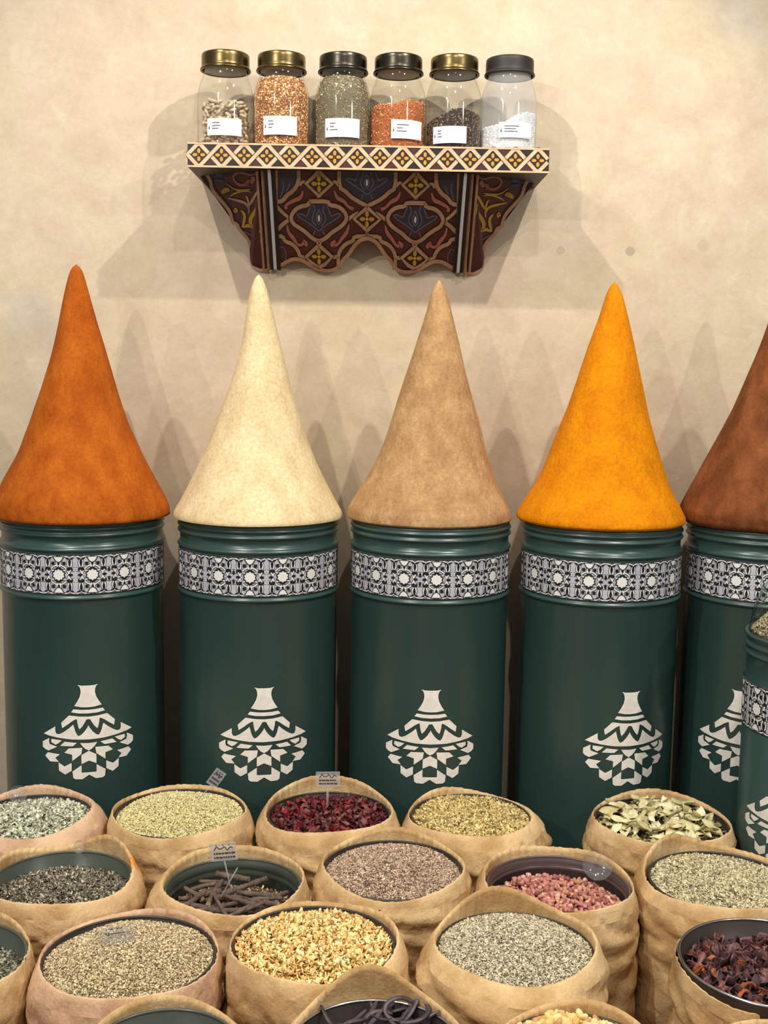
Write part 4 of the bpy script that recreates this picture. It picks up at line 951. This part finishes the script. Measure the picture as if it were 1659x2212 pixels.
# hibiscus petals, back row
HB = [mat('hibiscus_dark', (84, 28, 34), .55, col2=(60, 20, 26), scale=60), mat('hibiscus_wine', (122, 40, 46), .55, col2=(92, 28, 36), scale=60), mat('hibiscus_red', (164, 34, 44), .5, col2=(130, 30, 40), scale=60), mat('hibiscus_brown', (104, 56, 52), .6, col2=(140, 90, 80), scale=50)]
c = fill(S3, -.024, 'hibiscus_crumbs', 1800, 'chip', (.010, .006, .004), [(84, 30, 34), (56, 20, 24), (120, 44, 48)], 'dark red crumbs beneath the hibiscus petals', 'dried petals', seed=3, basecol=(34, 12, 14), mound=.014)
scatter('hibiscus_petal', leafset('hibiscus_petal', .020, .011, .9, 6, 30, n=7, m=5, th=.0010), [HB[0], HB[1], HB[3], HB[2], HB[3], HB[0]], c, S3['R'], 240, .014, (0, 0), 3, .005, .010, 'dried dark red hibiscus petal in the back row sack', 'dried petal', 'hibiscus petals in the back row sack', .9)
# bay leaves
BY = [mat('bay_leaf', (206, 194, 146), .6, col2=(220, 210, 166), scale=50), mat('bay_leaf_olive', (186, 176, 124), .6, col2=(200, 190, 140), scale=50), mat('bay_leaf_pale', (222, 210, 170), .6, col2=(226, 218, 178), scale=50)]
c = fill(S5, -.026, 'bay_leaf_bits', 1400, 'chip', (.016, .008, .003), [(150, 142, 96), (110, 98, 62), (70, 58, 36)], 'broken bits beneath the bay leaves', 'dried leaves', seed=5, basecol=(40, 28, 20), mound=.016)
scatter('bay_leaf', leafset('bay_leaf', .056, .025, .45, 6, 50), [BY[0], BY[1], BY[2], BY[0], BY[2], BY[1]], c, S5['R'], 120, .018, (0, 0), 5, .005, .022, 'dried pale olive bay leaf in the sack on the right', 'bay leaf', 'bay leaves in the back right sack', .36, .86, (.6, 1.1))
# root sticks
RM = mat('root_bark', (112, 92, 80), .8, col2=(84, 68, 60), scale=90, bump=.6, bscale=200, stretch=(1, 1, 1)); RC = mat('cut_root_end', (190, 164, 124), .8)
c = S7['c'].copy(); c[2] += -.062
o = heap('root_crumbs', c, S7['R']*.93, 1200, 'chip', (.008, .004, .003), [(160, 138, 104), (120, 100, 78), (196, 172, 128, .5)], .012, (0, -.02), 7, .004, .5, (92, 76, 58)); stuff(o, 'crumbs beneath the brown root sticks', 'crumbs')
r = np.random.default_rng(8); first = None
for k in range(44):
    L_ = r.uniform(.045, .11); rad = r.uniform(.0038, .0062); bend = r.uniform(-.1, .1)
    me = tube('root_stick', [((t-.5)*L_, bend*L_*math.sin(pi*t), .1*bend*L_*math.sin(5*t)) for t in np.linspace(0, 1, 9)], rad*(1+.08*r.normal(size=9)), 9)
    a = r.uniform(0, 2*pi); rr = S7['R']*.66*math.sqrt(r.uniform(0, 1)); me.materials.append(RM); me.materials.append(RC)
    me.polygons.foreach_set('use_smooth', [True]*(len(me.polygons)-2)+[False]*2); me.polygons[-1].material_index = 1; me.polygons[-2].material_index = 1
    if first is None: o = bpy.data.objects.new('root_stick', me); first = o
    else: o = first.copy(); o.data = me
    C.objects.link(o); o.location = (c[0]+rr*math.cos(a)-.012, c[1]+rr*math.sin(a)-.02, c[2]+.014+.0007*k+r.uniform(0, .004)); o.rotation_euler = (0, r.normal(0, .09), r.normal(.55 if k % 3 else -.55, .5))
    tag(o, 'dried brown root stick lying in the ribbed tin', 'root stick', 'root sticks in the second row sack')
# pink buds
PB = [mat('pink_bud', (204, 142, 128), .6, col2=(156, 88, 84), scale=90), mat('rose_bud_dark', (172, 104, 98), .6, col2=(120, 60, 60), scale=90), mat('bud_pale', (228, 186, 160), .6, col2=(190, 130, 110), scale=90), mat('bud_tan', (196, 150, 112), .6, col2=(170, 120, 92), scale=90)]
c = fill(S9, -.052, 'bud_crumbs', 1500, 'seed', (.007, .006, .005), [(170, 104, 96), (140, 80, 76), (200, 150, 120)], 'crumbs beneath the pink buds', 'dried buds', seed=9, basecol=(84, 46, 42), mound=.018, tilt=(0, -.03), Rf=.93)
scatter('pink_bud', [blob_mesh('pink_bud', (.0125, .010, .0095), 60+i) for i in range(5)], [PB[0], PB[1], PB[2], PB[0], PB[3]], c, S9['R']*.93, 290, .018, (0, -.03), 9, .005, .008, 'small dried pink bud in the second row sack', 'dried bud', 'pink buds in the second row sack', 1.2, .97)
# dark petals in the steel rimmed tin
tin(S15, .010, TINB, 'steel rimmed tin of dark petals at the right photo edge', ringm=STEEL, Rf=.962, ht=.075, floor_d=.07)
DP = [mat('petal_purple', (112, 72, 72), .5, col2=(66, 42, 48), scale=60), mat('petal_plum', (138, 86, 80), .5, col2=(86, 50, 52), scale=60), mat('petal_amber', (172, 104, 56), .55, col2=(140, 70, 46), scale=60), mat('petal_black', (78, 54, 56), .5, col2=(78, 54, 56), scale=60)]
c = fill(S15, -.030, 'petal_crumbs', 1400, 'chip', (.012, .006, .004), [(84, 52, 54), (60, 38, 42), (120, 72, 58)], 'crumbs beneath the dark purple petals', 'dried petals', seed=15, basecol=(34, 22, 24), mound=.022, Rf=.97)
scatter('dark_petal', leafset('dark_petal', .028, .012, 1.0, 8, 90, n=7, m=5, th=.0012), [DP[0], DP[1], DP[3], DP[0], DP[2], DP[1], DP[3], DP[0]], c, S15['R']*.97, 260, .022, (0, 0), 15, .005, .014, 'curled dark purple dried petal in the steel rimmed tin', 'dried petal', 'dark petals in the steel rimmed tin', .9, .93)
# yellow lumps
YL = [mat('yellow_lump', (228, 196, 124), .65, col2=(208, 168, 96), scale=70), mat('pale_lump', (240, 216, 150), .65, col2=(222, 190, 120), scale=70), mat('tan_lump', (206, 152, 100), .65, col2=(186, 130, 84), scale=70)]
c = fill(S18, -.018, 'lump_crumbs', 1500, 'seed', (.008, .007, .006), [(214, 180, 112), (186, 148, 88)], 'crumbs beneath the yellow lumps', 'crumbs', seed=18, basecol=(110, 78, 40), mound=.022)
scatter('yellow_lump', [blob_mesh('yellow_lump', (.016, .012, .011), 160+i, .17) for i in range(5)], [YL[0], YL[1], YL[0], YL[2], YL[1]], c, S18['R'], 290, .022, (0, 0), 18, .005, .010, 'knobbly yellow dried lump in the front row sack', 'dried lump', 'yellow lumps in the front sack', 1.2, .95)
# black curled pods
BP = mat('black_pod', (84, 74, 78), .42, col2=(54, 46, 50), scale=40); c = S17['c'].copy(); c[2] += -.058
o = heap('pod_crumbs', c, S17['R']*.93, 900, 'chip', (.012, .006, .004), [(60, 50, 50), (90, 76, 74)], .01, (0, 0), 17, .005, .6, (24, 20, 22)); stuff(o, 'dark crumbs beneath the curled pods', 'crumbs')
r = np.random.default_rng(23); first = None
for k in range(26):
    n = 26; L_ = r.uniform(.10, .18); k1 = r.uniform(-40, 40) if k else 38; p = np.zeros((n, 3)); h = r.uniform(0, 6); ds = L_/n
    for i in range(1, n):
        h += k1*ds*(1.4 if i > n*.5 else .5); p[i] = p[i-1]+ds*np.array([math.cos(h), math.sin(h), .25*math.sin(i*.35+k)])
    p -= p.mean(0); me = tube('curled_pod', p, .0040*np.interp(np.linspace(0, 1, n), [0, .15, .85, 1], [.6, 1, 1, .3]), 8, squash=.6)
    me.materials.append(BP); me.polygons.foreach_set('use_smooth', np.ones(len(me.polygons), bool))
    if first is None: o = bpy.data.objects.new('curled_pod', me); first = o
    else: o = first.copy(); o.data = me
    C.objects.link(o); a = r.uniform(0, 2*pi); rr = S17['R']*.5*math.sqrt(r.uniform(0, 1))
    o.location = (c[0]+rr*math.cos(a), c[1]+rr*math.sin(a)+.045, c[2]+.028+.0012*k); o.rotation_euler = (r.normal(0, .25), r.normal(0, .25), 0)
    tag(o, 'black curled dried pod in the black front tin', 'pod', 'curled pods in the black tin')

# ================================================================== SHORT TIN WITH CLEAR DOME (right edge)
yT = 2.47; pT = ony(1621, 1369, yT); RT_ = .166; xT = float(pT[0])+RT_*.995; zT = float(pT[2])
t = empty('domed_spice_tin', (xT, yT, 0)); tag(t, 'shorter green tin with clear dome lid at the right photo edge', 'tin')
H = lambda d: zT-d
pr = [(.14, H(.012)), (RT_-.006, H(.012)), (RT_-.005, H(0)), (RT_+.001, H(-.001)), (RT_+.003, H(.004)), (RT_, H(.009)), (RT_-.002, H(.012)), (RT_-.002, H(.018))]+ridge(H(.024), .010, .004, RT_-.001)+ridge(H(.042), .010, .004, RT_-.001)
pr += [(RT_-.003, H(.050)), (RT_-.003, H(.098)), (RT_-.001, H(.100)), (RT_-.001, .02), (RT_-.003, 0)]
link('body', lathe('body', pr, 112, cap0=True, cap1=True), GREEN, t)
bd = band(t, RT_, H(.205), H(.103), 7); bd.rotation_euler.z = .3
zt2 = float(ony(1700, 1668, yT-.13)[2]); e = emblem(t, RT_-.001, zt2, zt2-.215, .215, 0); e.rotation_euler.z = -.36-math.atan2(xT, yT)
dm = [(RT_-.004, H(-.002)), (RT_-.007, zT+.015), (RT_-.012, zT+.045), (RT_-.020, zT+.075), (RT_-.034, zT+.105), (RT_-.060, zT+.135), (RT_-.10, zT+.158), (.02, zT+.168)]
link('clear_dome', lathe('clear_dome', smoothpts(dm, 2), 96, cap1=True), glass('dome_glass', (.80, .86, .84)), t)
o = heap('brown_seeds', (xT, yT, zT+.0), RT_-.010, 6500, 'seed', (.006, .003, .0026), [(170, 150, 120), (200, 182, 150), (140, 120, 92)], .085, (0, 0), 31, .003, .6, (90, 76, 58), .010)
stuff(o, 'brown seeds heaped under the clear dome', 'seeds')

# ================================================================== CLEAR SIGNS AND SCOOPS
ACR = glass('clear_acrylic', (.86, .87, .90), milk=.22); ACC = glass('clear_plastic', (.93, .94, .95), milk=.04)
def sign(px, py, y, w_, h_, rot, stem, label, milk=ACR, text=True, lean=0):
    """acrylic name plate on a stem: stem is a list of (px,py) the stem runs to"""
    p = ony(px, py, y); k = y/FPX; o = empty('clear_sign', p); W2, H2 = w_*k/2, h_*k/2; ca, sa = math.cos(rot), math.sin(rot)
    pl_ = link('plate', boxes('plate', [(-W2, W2, -.001, .001, -H2, H2)]), milk, o, smooth=False); pl_.rotation_euler = (lean, -rot, 0)
    if text:
        P = Paint(); r = np.random.default_rng(int(px)); 
        # a flowing line of script over two lines of small print
        n = 40; xs = np.linspace(-.72, .72, n)*W2; ys = .42*H2+.22*H2*np.sin(np.linspace(0, 17, n))*np.abs(np.sin(np.linspace(0, 5, n)))
        P.stroke(list(zip(xs[::-1], ys)), .11*H2, 'ink', 1)
        for q in (-.5, 0, .45): P.circle((q*W2, .78*H2), .07*H2, 'ink', 1, 6)
        for yy in (-.15, -.6):
            c_ = -.75*W2
            while c_ < .7*W2: l = r.uniform(.10, .3)*W2; P.poly([(c_, yy*H2-.09*H2), (c_+l, yy*H2-.09*H2), (c_+l, yy*H2+.1*H2), (c_, yy*H2+.12*H2)], 'ink', 1); c_ += l+.045*W2
        pt = P.build('lettering', {'ink': INK}, lambda u, v, l: (u, -.0015, v), pl_)
    for s in stem:
        a_ = ony(*s[0], y); e_ = ony(*s[1], y); q = [tuple(np.array(z)-p) for z in (a_, e_)]
        link('stem', tube('stem', [q[0], (np.array(q[0])+np.array(q[1]))/2, q[1]], .0028, 6, squash=.5), milk, o)
    tag(o, label, 'sign'); return o
sign(467, 1681, 2.47, 26, 42, -.62, [((458, 1694), (429, 1727))], 'clear plastic sign stuck slantwise in the pale green seeds')
sign(708.5, 1683, 2.47, 54, 34, .02, [((708, 1699), (707, 1742))], 'small clear sign standing upright in the red petals')
sign(483, 1840, 2.10, 60, 42, .10, [((485, 1860), (500, 1925)), ((513, 1875), (478, 1936))], 'clear sign on crossed stems among the brown root sticks')
# the tag sunk flat into the tan seeds
p = onz(252, 2018, ZS+.016); o = empty('clear_tag', p)
pl_ = link('plate', boxes('plate', [(-.030, .030, -.026, .026, 0, .0015)]), ACC, o, smooth=False); pl_.rotation_euler = (.12, .05, .35)
P = Paint()
P.stroke([(-.016+.0016*math.cos(a)*1.8, .000+.0022*math.sin(a)*1.3) for a in np.linspace(0, 6.2, 12)], .0019, 'ink', 1)
P.stroke([(-.0150, -.002), (-.0125, -.0042)], .0019, 'ink', 1)
P.stroke([(-.012+.0006*i, .0016*math.sin(i*1.3)*(.9 if i % 7 else .2)) for i in range(44)], .0019, 'ink', 1)
P.stroke([(-.012+.0006*i, .014+.002*math.sin(i*.9)) for i in range(14)], .0020, 'ink', 1); P.stroke([(.001+.0006*i, .0145+.0022*math.cos(i*.8)) for i in range(18)], .0020, 'ink', 1)
P.build('lettering', {'ink': INK}, lambda u, v, l: (u, v, .0018), pl_); tag(o, 'clear printed tag lying sunk in the fine tan seeds', 'tag')
def cup(name, px, py, z, r_, lean, label):
    p = onz(px, py, z); o = lathe(name, smoothpts([(r_*.25, 0), (r_*.7, .003), (r_*.95, .010), (r_, .016), (r_*1.02, .017), (r_*.95, .015), (r_*.65, .005), (.001, .002)], 2), 40)
    o = link(name, o, ACC, None, p); o.rotation_euler = lean; tag(o, label, 'scoop'); return o
cup('clear_scoop', 40, 1722, ZS-.004, .021, (.7, .2, 0), 'small clear plastic scoop resting on the pale sage flakes')
cup('clear_scoop', 175, 1832, ZS-.0, .013, (1.0, 0, 0), 'tiny clear plastic cap at the back hem of the dark herb sack')
cup('clear_scoop', 1290, 1868, ZS-.010, .030, (1.15, -.3, 0), 'clear plastic disc leaning inside the tin of pink buds')
# a stray twig on the golden flakes
a_ = onz(785, 1985, ZS+.004); e_ = onz(822, 1966, ZS+.012)
o = link('thin_twig', tube('thin_twig', [(0, 0, 0), tuple((e_-a_)*.5+np.array([0, 0, .002])), tuple(e_-a_)], .0011, 6), mat('twig', (70, 50, 34), .8), None, a_)
tag(o, 'thin dark twig lying on the golden yellow flakes', 'twig')
